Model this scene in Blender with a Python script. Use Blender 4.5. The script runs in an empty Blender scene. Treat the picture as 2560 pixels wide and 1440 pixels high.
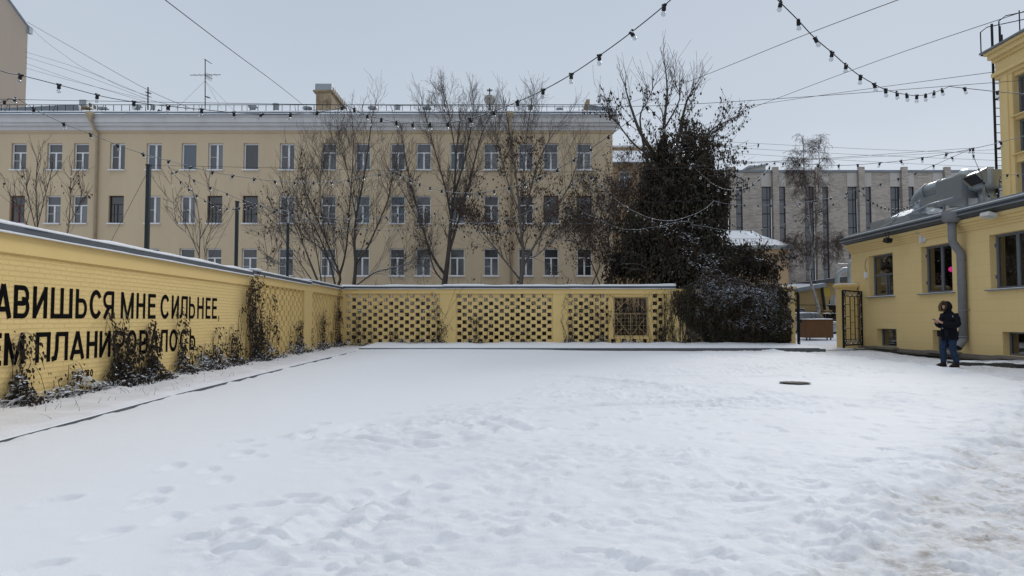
import bpy, math, random
import numpy as np
from mathutils import Vector, Matrix

S = bpy.context.scene
COL = S.collection
R = math.radians
# ---------------------------------------------------------------- camera, sky, sun, exposure
PITCH = R(2.59); FPX = 1700.0; CAMZ = 1.3
cam = bpy.data.objects.new("camera", bpy.data.cameras.new("camera"))
COL.objects.link(cam)
cam.location = (0, 0, CAMZ)
cam.rotation_euler = (R(90) + PITCH, 0, 0)
cam.data.sensor_width = 36.0
cam.data.lens = 36.0 * FPX / 2560.0
cam.data.clip_start = 0.1
cam.data.clip_end = 3000
S.camera = cam

SUN_EL, SUN_AZ = R(27), R(30)     # azimuth measured clockwise from +Y
world = bpy.data.worlds.new("World"); S.world = world
world.use_nodes = True
wn = world.node_tree; wn.nodes.clear()
def WN(t, **k):
    n = wn.nodes.new(t)
    for a, b in k.items(): setattr(n, a, b)
    return n
w_out = WN('ShaderNodeOutputWorld'); w_bg = WN('ShaderNodeBackground'); w_bg2 = WN('ShaderNodeBackground'); w_add = WN('ShaderNodeAddShader')
sky = WN('ShaderNodeTexSky', sky_type='NISHITA', sun_disc=False)
sky.sun_elevation = SUN_EL; sky.sun_rotation = SUN_AZ; sky.air_density = 1.0; sky.dust_density = 0.3
w_bg.inputs['Strength'].default_value = 0.006
wn.links.new(sky.outputs[0], w_bg.inputs['Color'])
# the cloud deck: an even overcast, paler at the horizon and brightest overhead
tc = WN('ShaderNodeTexCoord'); sep = WN('ShaderNodeSeparateXYZ'); ramp = WN('ShaderNodeValToRGB')
wn.links.new(tc.outputs['Generated'], sep.inputs[0])
nz = WN('ShaderNodeTexNoise'); nz.inputs['Scale'].default_value = 2.2; nz.inputs['Detail'].default_value = 3
wn.links.new(tc.outputs['Generated'], nz.inputs['Vector'])
ma = WN('ShaderNodeMath', operation='MULTIPLY_ADD'); ma.inputs[1].default_value = 0.26; ma.inputs[2].default_value = -0.13
wn.links.new(nz.outputs['Fac'], ma.inputs[0])
ad = WN('ShaderNodeMath', operation='ADD'); wn.links.new(sep.outputs['Z'], ad.inputs[0]); wn.links.new(ma.outputs[0], ad.inputs[1])
wn.links.new(ad.outputs[0], ramp.inputs[0])
cr = ramp.color_ramp
cr.elements[0].position = 0.0; cr.elements[0].color = (0.57, 0.63, 0.71, 1)
cr.elements[1].position = 1.0; cr.elements[1].color = (0.80, 0.85, 0.93, 1)
for p, c in ((0.14, (0.58, 0.625, 0.685)), (0.28, (0.485, 0.54, 0.612)), (0.48, (0.44, 0.495, 0.58))):
    e = cr.elements.new(p); e.color = (*c, 1)
w_bg2.inputs['Strength'].default_value = 1.0
wn.links.new(ramp.outputs[0], w_bg2.inputs['Color'])
wn.links.new(w_bg.outputs[0], w_add.inputs[0]); wn.links.new(w_bg2.outputs[0], w_add.inputs[1])
wn.links.new(w_add.outputs[0], w_out.inputs['Surface'])

sun = bpy.data.objects.new("sun", bpy.data.lights.new("sun", 'SUN')); COL.objects.link(sun)
sun.data.energy = 1.15; sun.data.angle = R(16); sun.data.color = (1.0, 0.965, 0.92)
_sd = Vector((math.sin(SUN_AZ) * math.cos(SUN_EL), math.cos(SUN_AZ) * math.cos(SUN_EL), math.sin(SUN_EL)))
sun.rotation_euler = (-_sd).to_track_quat('-Z', 'Y').to_euler()
S.view_settings.view_transform = 'Standard'; S.view_settings.look = 'None'
S.view_settings.exposure = 0.12; S.view_settings.gamma = 1.0
S.render.engine = 'CYCLES'
S.cycles.max_bounces = 6; S.cycles.transparent_max_bounces = 16

# ---------------------------------------------------------------- helpers
SP, CP = math.sin(PITCH), math.cos(PITCH)
def ray(px, py):
    cx = (px - 1280) / FPX; cy = (720 - py) / FPX
    return Vector((cx, CP - cy * SP, SP + cy * CP))
def P(px, py, Y):
    d = ray(px, py); t = Y / d.y
    return Vector((d.x * t, Y, CAMZ + d.z * t))
def lerp(a, b, t): return a + (b - a) * t
def sstep(a, b, x): 
    t = np.clip((x - a) / (b - a), 0, 1); return t * t * (3 - 2 * t)

ORG = {}
class MB:
    def __init__(s): s.v = []; s.f = []; s.m = []; s.sm = []
    def add(s, vs, fs, mat=0, smooth=False):
        o = len(s.v); s.v.extend(vs)
        for f in fs: s.f.append(tuple(i + o for i in f))
        s.m.extend([mat] * len(fs)); s.sm.extend([smooth] * len(fs))
    def box(s, x0, y0, z0, x1, y1, z1, mat=0):
        s.add([(x0,y0,z0),(x1,y0,z0),(x1,y1,z0),(x0,y1,z0),(x0,y0,z1),(x1,y0,z1),(x1,y1,z1),(x0,y1,z1)],
              [(0,3,2,1),(4,5,6,7),(0,1,5,4),(1,2,6,5),(2,3,7,6),(3,0,4,7)], mat)
    def obox(s, c, ax, ay, az, mat=0):
        c = Vector(c); ax = Vector(ax); ay = Vector(ay); az = Vector(az)
        vs = [c + ax*i + ay*j + az*k for k in (-.5,.5) for i, j in ((-.5,-.5),(.5,-.5),(.5,.5),(-.5,.5))]
        s.add([tuple(v) for v in vs], [(0,3,2,1),(4,5,6,7),(0,1,5,4),(1,2,6,5),(2,3,7,6),(3,0,4,7)], mat)
    def bar(s, a, b, w, h=None, mat=0, up=(0,0,1)):
        a = Vector(a); b = Vector(b); d = b - a; h = h or w
        u = Vector(up); x = d.cross(u)
        if x.length < 1e-6: x = d.cross(Vector((0,1,0)))
        x.normalize(); z = x.cross(d).normalized()
        s.obox((a + b) / 2, d, x * w, z * h, mat)
    def quad(s, a, b, c, d, mat=0): s.add([tuple(a), tuple(b), tuple(c), tuple(d)], [(0,1,2,3)], mat)
    def poly(s, pts, mat=0): s.add([tuple(p) for p in pts], [tuple(range(len(pts)))], mat)
    def prism(s, pts, off, mat=0):
        n = len(pts); off = Vector(off)
        vs = [tuple(p) for p in pts] + [tuple(Vector(p) + off) for p in pts]
        fs = [tuple(range(n)), tuple(range(2*n-1, n-1, -1))] + [(i, n+i, n+(i+1) % n, (i+1) % n) for i in range(n)]
        s.add(vs, fs, mat)
    def tube(s, pts, rad, n=6, mat=0, smooth=True, cap=True, sx=None):
        pts = [Vector(p) for p in pts]; k = len(pts)
        if not hasattr(rad, '__len__'): rad = [rad] * k
        vs = []
        t0 = (pts[1] - pts[0]).normalized()
        ref = Vector((0,0,1)) if abs(t0.z) < .8 else Vector((0,1,0))
        x = t0.cross(ref).normalized()
        for i in range(k):
            t = (pts[min(i+1, k-1)] - pts[max(i-1, 0)])
            if t.length < 1e-9: t = t0
            t = t.normalized()
            x = x - t * x.dot(t)
            if x.length < 1e-6: x = t.orthogonal()
            x.normalize(); y = t.cross(x)
            for j in range(n):
                a = 2 * math.pi * j / n
                vs.append(tuple(pts[i] + (x * math.cos(a) + y * math.sin(a)) * rad[i]))
        fs = [(i*n+j, i*n+(j+1) % n, (i+1)*n+(j+1) % n, (i+1)*n+j) for i in range(k-1) for j in range(n)]
        s.add(vs, fs, mat, smooth)
        if cap:
            o = len(s.v) - k * n
            for f in (tuple(o + j for j in range(n-1, -1, -1)), tuple(o + (k-1)*n + j for j in range(n))):
                s.f.append(f); s.m.append(mat); s.sm.append(False)
    def lathe(s, prof, c=(0,0,0), n=16, mat=0, axis='z', smooth=True):
        vs = []
        for r, h in prof:
            for j in range(n):
                a = 2*math.pi*j/n; p = (r*math.cos(a), r*math.sin(a), h)
                if axis == 'x': p = (p[2], p[0], p[1])
                if axis == 'y': p = (p[0], p[2], p[1])
                vs.append((p[0]+c[0], p[1]+c[1], p[2]+c[2]))
        k = len(prof)
        fs = [(i*n+j, i*n+(j+1) % n, (i+1)*n+(j+1) % n, (i+1)*n+j) for i in range(k-1) for j in range(n)]
        s.add(vs, fs, mat, smooth)
        o = len(s.v) - k*n
        for f in (tuple(o + j for j in range(n-1, -1, -1)), tuple(o + (k-1)*n + j for j in range(n))):
            s.f.append(f); s.m.append(mat); s.sm.append(False)
    def loft(s, rings, mat=0, smooth=True, cap=True):
        n = len(rings[0]); k = len(rings)
        vs = [tuple(p) for r in rings for p in r]
        fs = [(i*n+j, i*n+(j+1) % n, (i+1)*n+(j+1) % n, (i+1)*n+j) for i in range(k-1) for j in range(n)]
        s.add(vs, fs, mat, smooth)
        if cap:
            o = len(s.v) - k*n
            for f in (tuple(o + j for j in range(n-1, -1, -1)), tuple(o + (k-1)*n + j for j in range(n))):
                s.f.append(f); s.m.append(mat); s.sm.append(smooth)
    def sphere(s, c, r, nu=10, nv=6, mat=0, sc=(1,1,1)):
        prof = [(max(1e-4, r*math.sin(math.pi*i/nv)), -r*math.cos(math.pi*i/nv)) for i in range(nv+1)]
        vs = []
        for q, h in prof:
            for j in range(nu):
                a = 2*math.pi*j/nu
                vs.append((c[0]+q*math.cos(a)*sc[0], c[1]+q*math.sin(a)*sc[1], c[2]+h*sc[2]))
        fs = [(i*nu+j, i*nu+(j+1) % nu, (i+1)*nu+(j+1) % nu, (i+1)*nu+j) for i in range(nv) for j in range(nu)]
        s.add(vs, fs, mat, True)
    def mesh(s, name, mats, org=(0,0,0)):
        me = bpy.data.meshes.new(name)
        v = np.array(s.v, dtype=np.float32).reshape(-1, 3) - np.array(org, dtype=np.float32)
        me.from_pydata(v.tolist(), [], s.f)
        for m in (mats if isinstance(mats, (list, tuple)) else [mats]): me.materials.append(m)
        me.polygons.foreach_set('material_index', s.m)
        me.polygons.foreach_set('use_smooth', s.sm)
        me.update(); return me
    def build(s, name, mats, parent=None, org=None):
        """links the collected shapes as ONE object; world coordinates are kept whatever the parent"""
        if parent is not None:
            o0 = ORG[parent.name]; loc = (0,0,0)
        else:
            o0 = tuple(org) if org is not None else (0,0,0); loc = o0
        ob = bpy.data.objects.new(name, s.mesh(name, mats, o0)); COL.objects.link(ob)
        ob.location = loc
        if parent is not None: ob.parent = parent
        ORG[ob.name] = o0
        return ob
def put(name, me, parent, loc, rz=0):
    """an object sharing mesh data at a world place under a parent"""
    ob = bpy.data.objects.new(name, me); COL.objects.link(ob)
    o0 = ORG[parent.name] if parent is not None else (0,0,0)
    ob.location = Vector(loc) - Vector(o0); ob.rotation_euler = (0,0,rz)
    ob.parent = parent; ORG[ob.name] = tuple(loc)
    return ob
def sub(name, me, parent):
    ob = bpy.data.objects.new(name, me); COL.objects.link(ob); ob.parent = parent; return ob
def tag(o, label, cat, group=None, kind=None):
    o['label'] = label; o['category'] = cat
    if group: o['group'] = group
    if kind: o['kind'] = kind
    return o
def thing(name, label, cat, loc, group=None):
    o = bpy.data.objects.new(name, None); COL.objects.link(o); o.location = loc
    o.empty_display_size = .2; ORG[o.name] = tuple(loc)
    return tag(o, label, cat, group)
def struct(o): o['kind'] = 'structure'; return o

# ---------------------------------------------------------------- materials
def mk(name, col, rough=.8, var=.0, vscale=3.0, bump=0.0, bscale=30.0, metal=0.0, spec=.2, snow=None, col2=None, streak=None, bdist=.02):
    """principled surface; var: soft noise towards col2; snow: settled snow on faces that look up (threshold)"""
    m = bpy.data.materials.new(name); m.use_nodes = True
    nt = m.node_tree; b = nt.nodes['Principled BSDF']
    b.inputs['Roughness'].default_value = rough; b.inputs['Metallic'].default_value = metal
    b.inputs['Specular IOR Level'].default_value = spec
    N = lambda t: nt.nodes.new(t); L = nt.links.new
    tcn = N('ShaderNodeTexCoord'); src = None
    if var > 0:
        n1 = N('ShaderNodeTexNoise'); n1.inputs['Scale'].default_value = vscale; n1.inputs['Detail'].default_value = 6; n1.inputs['Roughness'].default_value = .65
        if streak:
            mp = N('ShaderNodeMapping'); mp.inputs['Scale'].default_value = streak
            L(tcn.outputs['Object'], mp.inputs['Vector']); L(mp.outputs[0], n1.inputs['Vector'])
        else: L(tcn.outputs['Object'], n1.inputs['Vector'])
        mx = N('ShaderNodeMix'); mx.data_type = 'RGBA'
        rp = N('ShaderNodeMapRange'); rp.inputs[1].default_value = .3; rp.inputs[2].default_value = .7
        rp.inputs[4].default_value = var
        L(n1.outputs['Fac'], rp.inputs[0]); L(rp.outputs[0], mx.inputs['Factor'])
        mx.inputs['A'].default_value = (*col, 1)
        mx.inputs['B'].default_value = (*(col2 or tuple(c * .45 for c in col)), 1)
        src = mx.outputs['Result']
    if snow is not None:
        ge = N('ShaderNodeNewGeometry'); sx = N('ShaderNodeSeparateXYZ'); L(ge.outputs['Normal'], sx.inputs[0])
        n2 = N('ShaderNodeTexNoise'); n2.inputs['Scale'].default_value = 5; n2.inputs['Detail'].default_value = 4
        L(tcn.outputs['Object'], n2.inputs['Vector'])
        a = N('ShaderNodeMath'); a.operation = 'MULTIPLY_ADD'; a.inputs[1].default_value = .9
        L(n2.outputs['Fac'], a.inputs[0]); L(sx.outputs['Z'], a.inputs[2])
        mr = N('ShaderNodeMapRange'); mr.inputs[1].default_value = snow + .4; mr.inputs[2].default_value = snow + .52
        L(a.outputs[0], mr.inputs[0])
        mx2 = N('ShaderNodeMix'); mx2.data_type = 'RGBA'
        L(mr.outputs[0], mx2.inputs['Factor'])
        if src: L(src, mx2.inputs['A'])
        else: mx2.inputs['A'].default_value = (*col, 1)
        mx2.inputs['B'].default_value = (.82, .85, .9, 1)
        src = mx2.outputs['Result']
    if src: L(src, b.inputs['Base Color'])
    else: b.inputs['Base Color'].default_value = (*col, 1)
    if bump > 0:
        n3 = N('ShaderNodeTexNoise'); n3.inputs['Scale'].default_value = bscale; n3.inputs['Detail'].default_value = 5
        L(tcn.outputs['Object'], n3.inputs['Vector'])
        bp = N('ShaderNodeBump'); bp.inputs['Strength'].default_value = bump; bp.inputs['Distance'].default_value = bdist
        L(n3.outputs['Fac'], bp.inputs['Height']); L(bp.outputs[0], b.inputs['Normal'])
    return m

def mk_brick(name, col, axis, bw=.26, bh=.077, mort=.01, mcol=None, var=.25, vcol=None, bump=.6, rough=.85, off=.5, dist=.012, brickvar=0.0, wear=None):
    """painted masonry: axis 'y' for walls running along Y, 'x' for walls running along X"""
    m = bpy.data.materials.new(name); m.use_nodes = True
    nt = m.node_tree; b = nt.nodes['Principled BSDF']; b.inputs['Roughness'].default_value = rough
    b.inputs['Specular IOR Level'].default_value = .3
    N = lambda t: nt.nodes.new(t); L = nt.links.new
    tcn = N('ShaderNodeTexCoord'); sp = N('ShaderNodeSeparateXYZ'); cb = N('ShaderNodeCombineXYZ')
    L(tcn.outputs['Object'], sp.inputs[0])
    # a little wander so that no course is ruler straight
    nw = N('ShaderNodeTexNoise'); nw.inputs['Scale'].default_value = 1.3; L(tcn.outputs['Object'], nw.inputs['Vector'])
    wz = N('ShaderNodeMath'); wz.operation = 'MULTIPLY_ADD'; wz.inputs[1].default_value = min(bh * .35, .02)
    L(nw.outputs['Fac'], wz.inputs[0]); L(sp.outputs['Z'], wz.inputs[2])
    L(sp.outputs['Y' if axis == 'y' else 'X'], cb.inputs['X']); L(wz.outputs[0], cb.inputs['Y'])
    br = N('ShaderNodeTexBrick'); br.offset = off; L(cb.outputs[0], br.inputs['Vector'])
    br.inputs['Scale'].default_value = 1; br.inputs['Brick Width'].default_value = bw; br.inputs['Row Height'].default_value = bh
    br.inputs['Mortar Size'].default_value = mort; br.inputs['Mortar Smooth'].default_value = .3; br.inputs['Bias'].default_value = 0
    c1 = col; c2 = tuple(c * (1 - brickvar) for c in col)
    br.inputs['Color1'].default_value = (*c1, 1); br.inputs['Color2'].default_value = (*c2, 1)
    br.inputs['Mortar'].default_value = (*(mcol or col), 1)
    n1 = N('ShaderNodeTexNoise'); n1.inputs['Scale'].default_value = 1.1; n1.inputs['Detail'].default_value = 8; n1.inputs['Roughness'].default_value = .7
    L(tcn.outputs['Object'], n1.inputs['Vector'])
    mr = N('ShaderNodeMapRange'); mr.inputs[1].default_value = .38; mr.inputs[2].default_value = .75; mr.inputs[4].default_value = var
    L(n1.outputs['Fac'], mr.inputs[0])
    mx = N('ShaderNodeMix'); mx.data_type = 'RGBA'; L(mr.outputs[0], mx.inputs['Factor']); L(br.outputs['Color'], mx.inputs['A'])
    mx.inputs['B'].default_value = (*(vcol or tuple(c * .6 for c in col)), 1)
    res = mx.outputs['Result']
    if wear:
        n4 = N('ShaderNodeTexNoise'); n4.inputs['Scale'].default_value = 9; n4.inputs['Detail'].default_value = 6
        L(tcn.outputs['Object'], n4.inputs['Vector'])
        m4 = N('ShaderNodeMapRange'); m4.inputs[1].default_value = .66; m4.inputs[2].default_value = .7; m4.inputs[4].default_value = .8
        L(n4.outputs['Fac'], m4.inputs[0])
        x4 = N('ShaderNodeMix'); x4.data_type = 'RGBA'; L(m4.outputs[0], x4.inputs['Factor']); L(res, x4.inputs['A'])
        x4.inputs['B'].default_value = (*wear, 1); res = x4.outputs['Result']
    L(res, b.inputs['Base Color'])
    n3 = N('ShaderNodeTexNoise'); n3.inputs['Scale'].default_value = 25; n3.inputs['Detail'].default_value = 4
    L(tcn.outputs['Object'], n3.inputs['Vector'])
    hh = N('ShaderNodeMath'); hh.operation = 'MULTIPLY_ADD'; hh.inputs[1].default_value = -1
    sc = N('ShaderNodeMath'); sc.operation = 'MULTIPLY'; sc.inputs[1].default_value = .5; L(n3.outputs['Fac'], sc.inputs[0])
    L(br.outputs['Fac'], hh.inputs[0]); L(sc.outputs[0], hh.inputs[2])
    bp = N('ShaderNodeBump'); bp.inputs['Strength'].default_value = bump; bp.inputs['Distance'].default_value = dist
    L(hh.outputs[0], bp.inputs['Height']); L(bp.outputs[0], b.inputs['Normal'])
    return m

def mk_glass(name, col, rough=.06, coat=.6):
    m = bpy.data.materials.new(name); m.use_nodes = True
    nt = m.node_tree; b = nt.nodes['Principled BSDF']
    b.inputs['Base Color'].default_value = (*col, 1); b.inputs['Roughness'].default_value = .4
    b.inputs['Coat Weight'].default_value = 1.0; b.inputs['Coat Roughness'].default_value = rough
    b.inputs['Coat IOR'].default_value = 1.5 + coat
    n = nt.nodes.new('ShaderNodeTexNoise'); n.inputs['Scale'].default_value = 1.5
    t = nt.nodes.new('ShaderNodeTexCoord'); nt.links.new(t.outputs['Object'], n.inputs['Vector'])
    bp = nt.nodes.new('ShaderNodeBump'); bp.inputs['Strength'].default_value = .12; bp.inputs['Distance'].default_value = .03
    nt.links.new(n.outputs['Fac'], bp.inputs['Height']); nt.links.new(bp.outputs[0], b.inputs['Coat Normal'])
    return m
def mk_clear(name, tint=(.95,.97,1), refl=.18):
    m = bpy.data.materials.new(name); m.use_nodes = True
    nt = m.node_tree; nt.nodes.clear()
    o = nt.nodes.new('ShaderNodeOutputMaterial'); mx = nt.nodes.new('ShaderNodeMixShader')
    t = nt.nodes.new('ShaderNodeBsdfTransparent'); g = nt.nodes.new('ShaderNodeBsdfGlossy'); lw = nt.nodes.new('ShaderNodeLayerWeight')
    t.inputs['Color'].default_value = (*tint, 1); g.inputs['Roughness'].default_value = .03
    lw.inputs['Blend'].default_value = .35
    ma = nt.nodes.new('ShaderNodeMath'); ma.operation = 'MULTIPLY_ADD'; ma.inputs[1].default_value = .55; ma.inputs[2].default_value = refl; ma.use_clamp = True
    nt.links.new(lw.outputs['Facing'], ma.inputs[0]); nt.links.new(ma.outputs[0], mx.inputs[0])
    nt.links.new(t.outputs[0], mx.inputs[1]); nt.links.new(g.outputs[0], mx.inputs[2]); nt.links.new(mx.outputs[0], o.inputs[0])
    return m
def mk_emit(name, col, st):
    m = bpy.data.materials.new(name); m.use_nodes = True
    b = m.node_tree.nodes['Principled BSDF']; b.inputs['Base Color'].default_value = (*col, 1)
    b.inputs['Emission Color'].default_value = (*col, 1); b.inputs['Emission Strength'].default_value = st
    return m
YEL = (.70, .51, .205)
M = {}
M['snow'] = mk('settled_snow', (.79,.80,.82), .75, bump=.35, bscale=22, spec=.25, var=.25, vscale=2, col2=(.70,.74,.81), bdist=.03)
M['yel_brick_y'] = mk_brick('painted_brick', (.76,.56,.235), 'y', var=.22, vcol=(.60,.42,.17), mcol=(.71,.515,.21), bump=.75, dist=.02)
M['yel_brick_x'] = mk_brick('painted_brick_cross', (.74,.55,.235), 'x', var=.3, vcol=(.52,.36,.14))
M['yel_plain'] = mk('painted_render', (.75,.55,.235), .85, var=.22, vscale=1.2, col2=(.58,.40,.15), bump=.25, bscale=14)
M['yel_lat'] = mk('painted_lattice', (.74,.55,.235), .85, var=.4, vscale=2.2, col2=(.50,.35,.14), bump=.3, bscale=18)
M['yel_block'] = mk_brick('rendered_blocks', (.70,.53,.25), 'y', bw=1.25, bh=.39, mort=.006, mcol=(.58,.43,.20), var=.3, vcol=(.60,.45,.21), bump=.25, dist=.008)
M['yel_smooth'] = mk('ochre_render', (.70,.53,.25), .85, var=.25, vscale=.8, col2=(.60,.45,.21), bump=.2, bscale=12)
M['yel_dark'] = mk('ochre_shed_render', (.42,.31,.15), .9, var=.4, vscale=.7)
M['coping'] = mk('grey_sheet_metal', (.10,.115,.135), .5, var=.3, vscale=3, metal=.3)
M['black_paint'] = mk('black_letter_paint', (.005,.005,.006), .95, var=.3, vscale=14, col2=(.012,.011,.010), spec=.03)
M['beige'] = mk('beige_facade_render', (.58,.465,.315), .9, var=.7, vscale=.45, col2=(.48,.38,.255), bump=.2, bscale=6, streak=(1,1,.35))
M['beige2'] = mk('pale_gable_render', (.44,.36,.29), .9, var=.4, vscale=.35, col2=(.38,.31,.25), streak=(1,1,.3))
M['cornice'] = mk('white_cornice_paint', (.60,.59,.58), .8, var=.55, vscale=1.2, col2=(.44,.43,.425), streak=(1,1,.3))
M['roofmetal'] = mk('grey_roof_metal', (.22,.25,.28), .5, metal=.3, var=.5, vscale=2, snow=.45)
M['zinc'] = mk('galvanised_sheet', (.31,.34,.355), .38, metal=.6, var=.6, vscale=3, col2=(.24,.27,.29), snow=.88)
M['zinc_plain'] = mk('galvanised_duct', (.33,.365,.38), .40, metal=.55, var=.5, vscale=4, col2=(.22,.25,.27), snow=.88)
M['grey_pipe'] = mk('grey_painted_pipe', (.20,.205,.215), .5, var=.3, vscale=5)
M['beige_pipe'] = mk('beige_painted_pipe', (.42,.34,.23), .7, var=.4, vscale=3)
M['white_frame'] = mk('white_window_frame', (.78,.78,.79), .5, var=.3, vscale=4)
M['red_frame'] = mk('red_brown_window_frame', (.17,.06,.045), .6, var=.3)
M['dark_frame'] = mk('dark_wooden_frame', (.055,.045,.042), .6, var=.4)
M['grey_frame'] = mk('grey_window_frame', (.13,.14,.155), .45)
M['navy_frame'] = mk('dark_blue_window_frame', (.028,.034,.05), .4)
M['g_dark'] = mk_glass('dark_window_glass', (.010,.012,.014), coat=.15)
M['g_mid'] = mk_glass('grey_sky_reflection_glass', (.042,.048,.055), coat=.15)  # grey base colour imitates reflected sky
M['g_blue'] = mk_glass('blue_sky_reflection_glass', (.035,.06,.085), coat=.2)  # blue-grey of the sky reflection put into the base colour
M['g_curt'] = mk_glass('curtained_window_glass', (.12,.13,.13), coat=.1)
M['g_grey'] = mk_glass('tall_window_glass', (.012,.016,.024), coat=.25)
M['chim'] = mk('worn_chimney_render', (.42,.33,.21), .9, var=.9, vscale=2.2, col2=(.12,.09,.06), bump=.3)
M['black_metal'] = mk('black_iron', (.012,.012,.013), .5, snow=.55)
M['black_plain'] = mk('black_plastic', (.010,.010,.011), .5)
M['pole'] = mk('dark_green_pole_paint', (.020,.032,.036), .5, var=.3)
M['wire'] = mk('dark_wire', (.03,.031,.034), .6)
M['cable'] = mk('rubber_cable', (.012,.012,.013), .6, snow=.55)
M['bulb'] = mk_clear('clear_bulb_glass', (.78,.80,.82), .08)
M['greybrick'] = mk_brick('grey_weathered_brick', (.465,.415,.36), 'x', bw=.42, bh=.14, mort=.014, mcol=(.34,.31,.28), var=.5, vcol=(.31,.275,.24), brickvar=.35, wear=(.12,.10,.09), bump=.5, dist=.02)
M['concrete'] = mk('pale_concrete', (.47,.445,.41), .9, var=.5, vscale=1.1, col2=(.36,.34,.31), streak=(1,1,.3))
M['peach'] = mk('peach_render', (.52,.36,.22), .9, var=.3, vscale=.6)
M['kerb'] = mk('kerb_concrete', (.13,.135,.14), .9, var=.6, vscale=5, col2=(.06,.062,.066), snow=.5)
M['plinth'] = mk('grey_plinth_render', (.26,.23,.19), .9, var=.6, vscale=2, bump=.3)
M['bark'] = mk('grey_brown_bark', (.095,.083,.072), .95, var=.6, vscale=6, col2=(.03,.026,.023), bump=.5, bscale=30, snow=.62)
M['bark_pale'] = mk('pale_bark', (.16,.14,.125), .95, var=.6, vscale=4, col2=(.06,.052,.046), bump=.4, snow=.6)
M['twig'] = mk('twig_bark', (.080,.066,.055), .95, snow=.72)
M['birch'] = mk('birch_bark', (.42,.40,.38), .9, var=.9, vscale=3.5, col2=(.05,.045,.04), streak=(1,1,2.5))
M['birch_twig'] = mk('birch_twig_bark', (.085,.06,.052), .95)
M['leaf_brown'] = mk('dry_brown_leaf', (.085,.048,.030), .85, var=.8, vscale=4, col2=(.03,.018,.012))
M['leaf_dark'] = mk('dead_vine_leaf', (.029,.024,.019), .85, var=.8, vscale=5, col2=(.062,.046,.032))
M['leaf_green'] = mk('ivy_leaf', (.034,.044,.024), .75, var=.7, vscale=2, col2=(.045,.036,.02))
M['leaf_snow'] = mk('snow_on_leaves', (.74,.77,.82), .8)
M['leaf_tan'] = mk('tan_dead_leaf', (.075,.055,.034), .85, var=.7, vscale=5, col2=(.04,.028,.018))
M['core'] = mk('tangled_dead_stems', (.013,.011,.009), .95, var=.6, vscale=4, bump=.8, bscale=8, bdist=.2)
M['wood'] = mk('brown_plank_wood', (.16,.078,.036), .6, var=.7, vscale=5, col2=(.07,.03,.015), streak=(6,6,.5))
M['rubber'] = mk('tyre_rubber', (.012,.012,.013), .8)
# ---------------------------------------------------------------- ground and snow
_rng = np.random.default_rng(7)
_tab = _rng.random((512, 512)).astype(np.float64)
def vnoise(x, y, ox=0, oy=0):
    x = x + ox * 17.31; y = y + oy * 9.77
    xi = np.floor(x).astype(int); yi = np.floor(y).astype(int); fx = x - xi; fy = y - yi
    fx = fx*fx*fx*(fx*(fx*6-15)+10); fy = fy*fy*fy*(fy*(fy*6-15)+10)
    g = lambda a, b: _tab[a & 511, b & 511]
    return (g(xi,yi)*(1-fx)+g(xi+1,yi)*fx)*(1-fy) + (g(xi,yi+1)*(1-fx)+g(xi+1,yi+1)*fx)*fy
def fbm(x, y, sc, o=4, seed=0, gain=.5):
    a = 1; t = 0; n = 0
    for i in range(o):
        t = t + a * (vnoise(x*sc*2**i, y*sc*2**i, seed+i*3, seed*2+i*5) - .5); n += a; a *= gain
    return t / n
def seg_dist(X, Y, pl):
    """distance to a polyline and which side of it (positive = right of its direction)"""
    best = np.full(X.shape, 1e9); side = np.zeros(X.shape)
    for (ax, ay), (bx, by) in zip(pl[:-1], pl[1:]):
        dx, dy = bx-ax, by-ay; l2 = dx*dx+dy*dy
        t = np.clip(((X-ax)*dx+(Y-ay)*dy)/l2, 0, 1)
        d = np.hypot(X-ax-t*dx, Y-ay-t*dy)
        s = np.sign((X-ax)*dy-(Y-ay)*dx)
        k = d < best - 1e-9; side = np.where(k, s, side); best = np.where(k, d, best)
    return best, side
RIDGE = [(.3,2.5),(1.2,3.3),(2.0,4.1),(3.1,5.5),(4.65,7.1),(7.1,9.5),(10.2,13.6),(11.2,17.3),(11.5,22.5),(10.6,26.6),(10.4,27.3)]
def trample_edge(Y):
    return np.interp(Y, [2,3.4,4.2,7.8,10.9,15.5,25,30], [-1.2,-1.5,-1.7,-1.9,-.5,1.1,6.2,9])
def stamps(X, Y, H, pts, depth, L, W):
    """boot prints: each presses an oval and lifts a soft rim round it"""
    for (px, py, a) in pts:
        r = L * 2.2
        k = (np.abs(X - px) < r) & (np.abs(Y - py) < r)
        if not k.any(): continue
        dx = X[k]-px; dy = Y[k]-py; c, s = math.cos(a), math.sin(a)
        u = (dx*c+dy*s)/L; v = (-dx*s+dy*c)/W
        q = np.sqrt(u*u+v*v)
        H[k] += -depth*(1-sstep(.86, 1.04, q)) + depth*.40*np.exp(-((q-1.2)/.16)**2)
def trail(pl, step, rs, jitter=.06, w=.11):
    out = []; carry = 0; sd = 1
    for (ax, ay), (bx, by) in zip(pl[:-1], pl[1:]):
        L = math.hypot(bx-ax, by-ay); a = math.atan2(by-ay, bx-ax); t = carry
        while t < L:
            x = ax+(bx-ax)*t/L; y = ay+(by-ay)*t/L
            out.append((x - math.sin(a)*w*sd + rs.gauss(0,jitter), y + math.cos(a)*w*sd + rs.gauss(0,jitter), a + rs.gauss(0,.15))); sd = -sd
            t += step*rs.uniform(.85,1.15)
        carry = t - L
    return out
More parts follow.
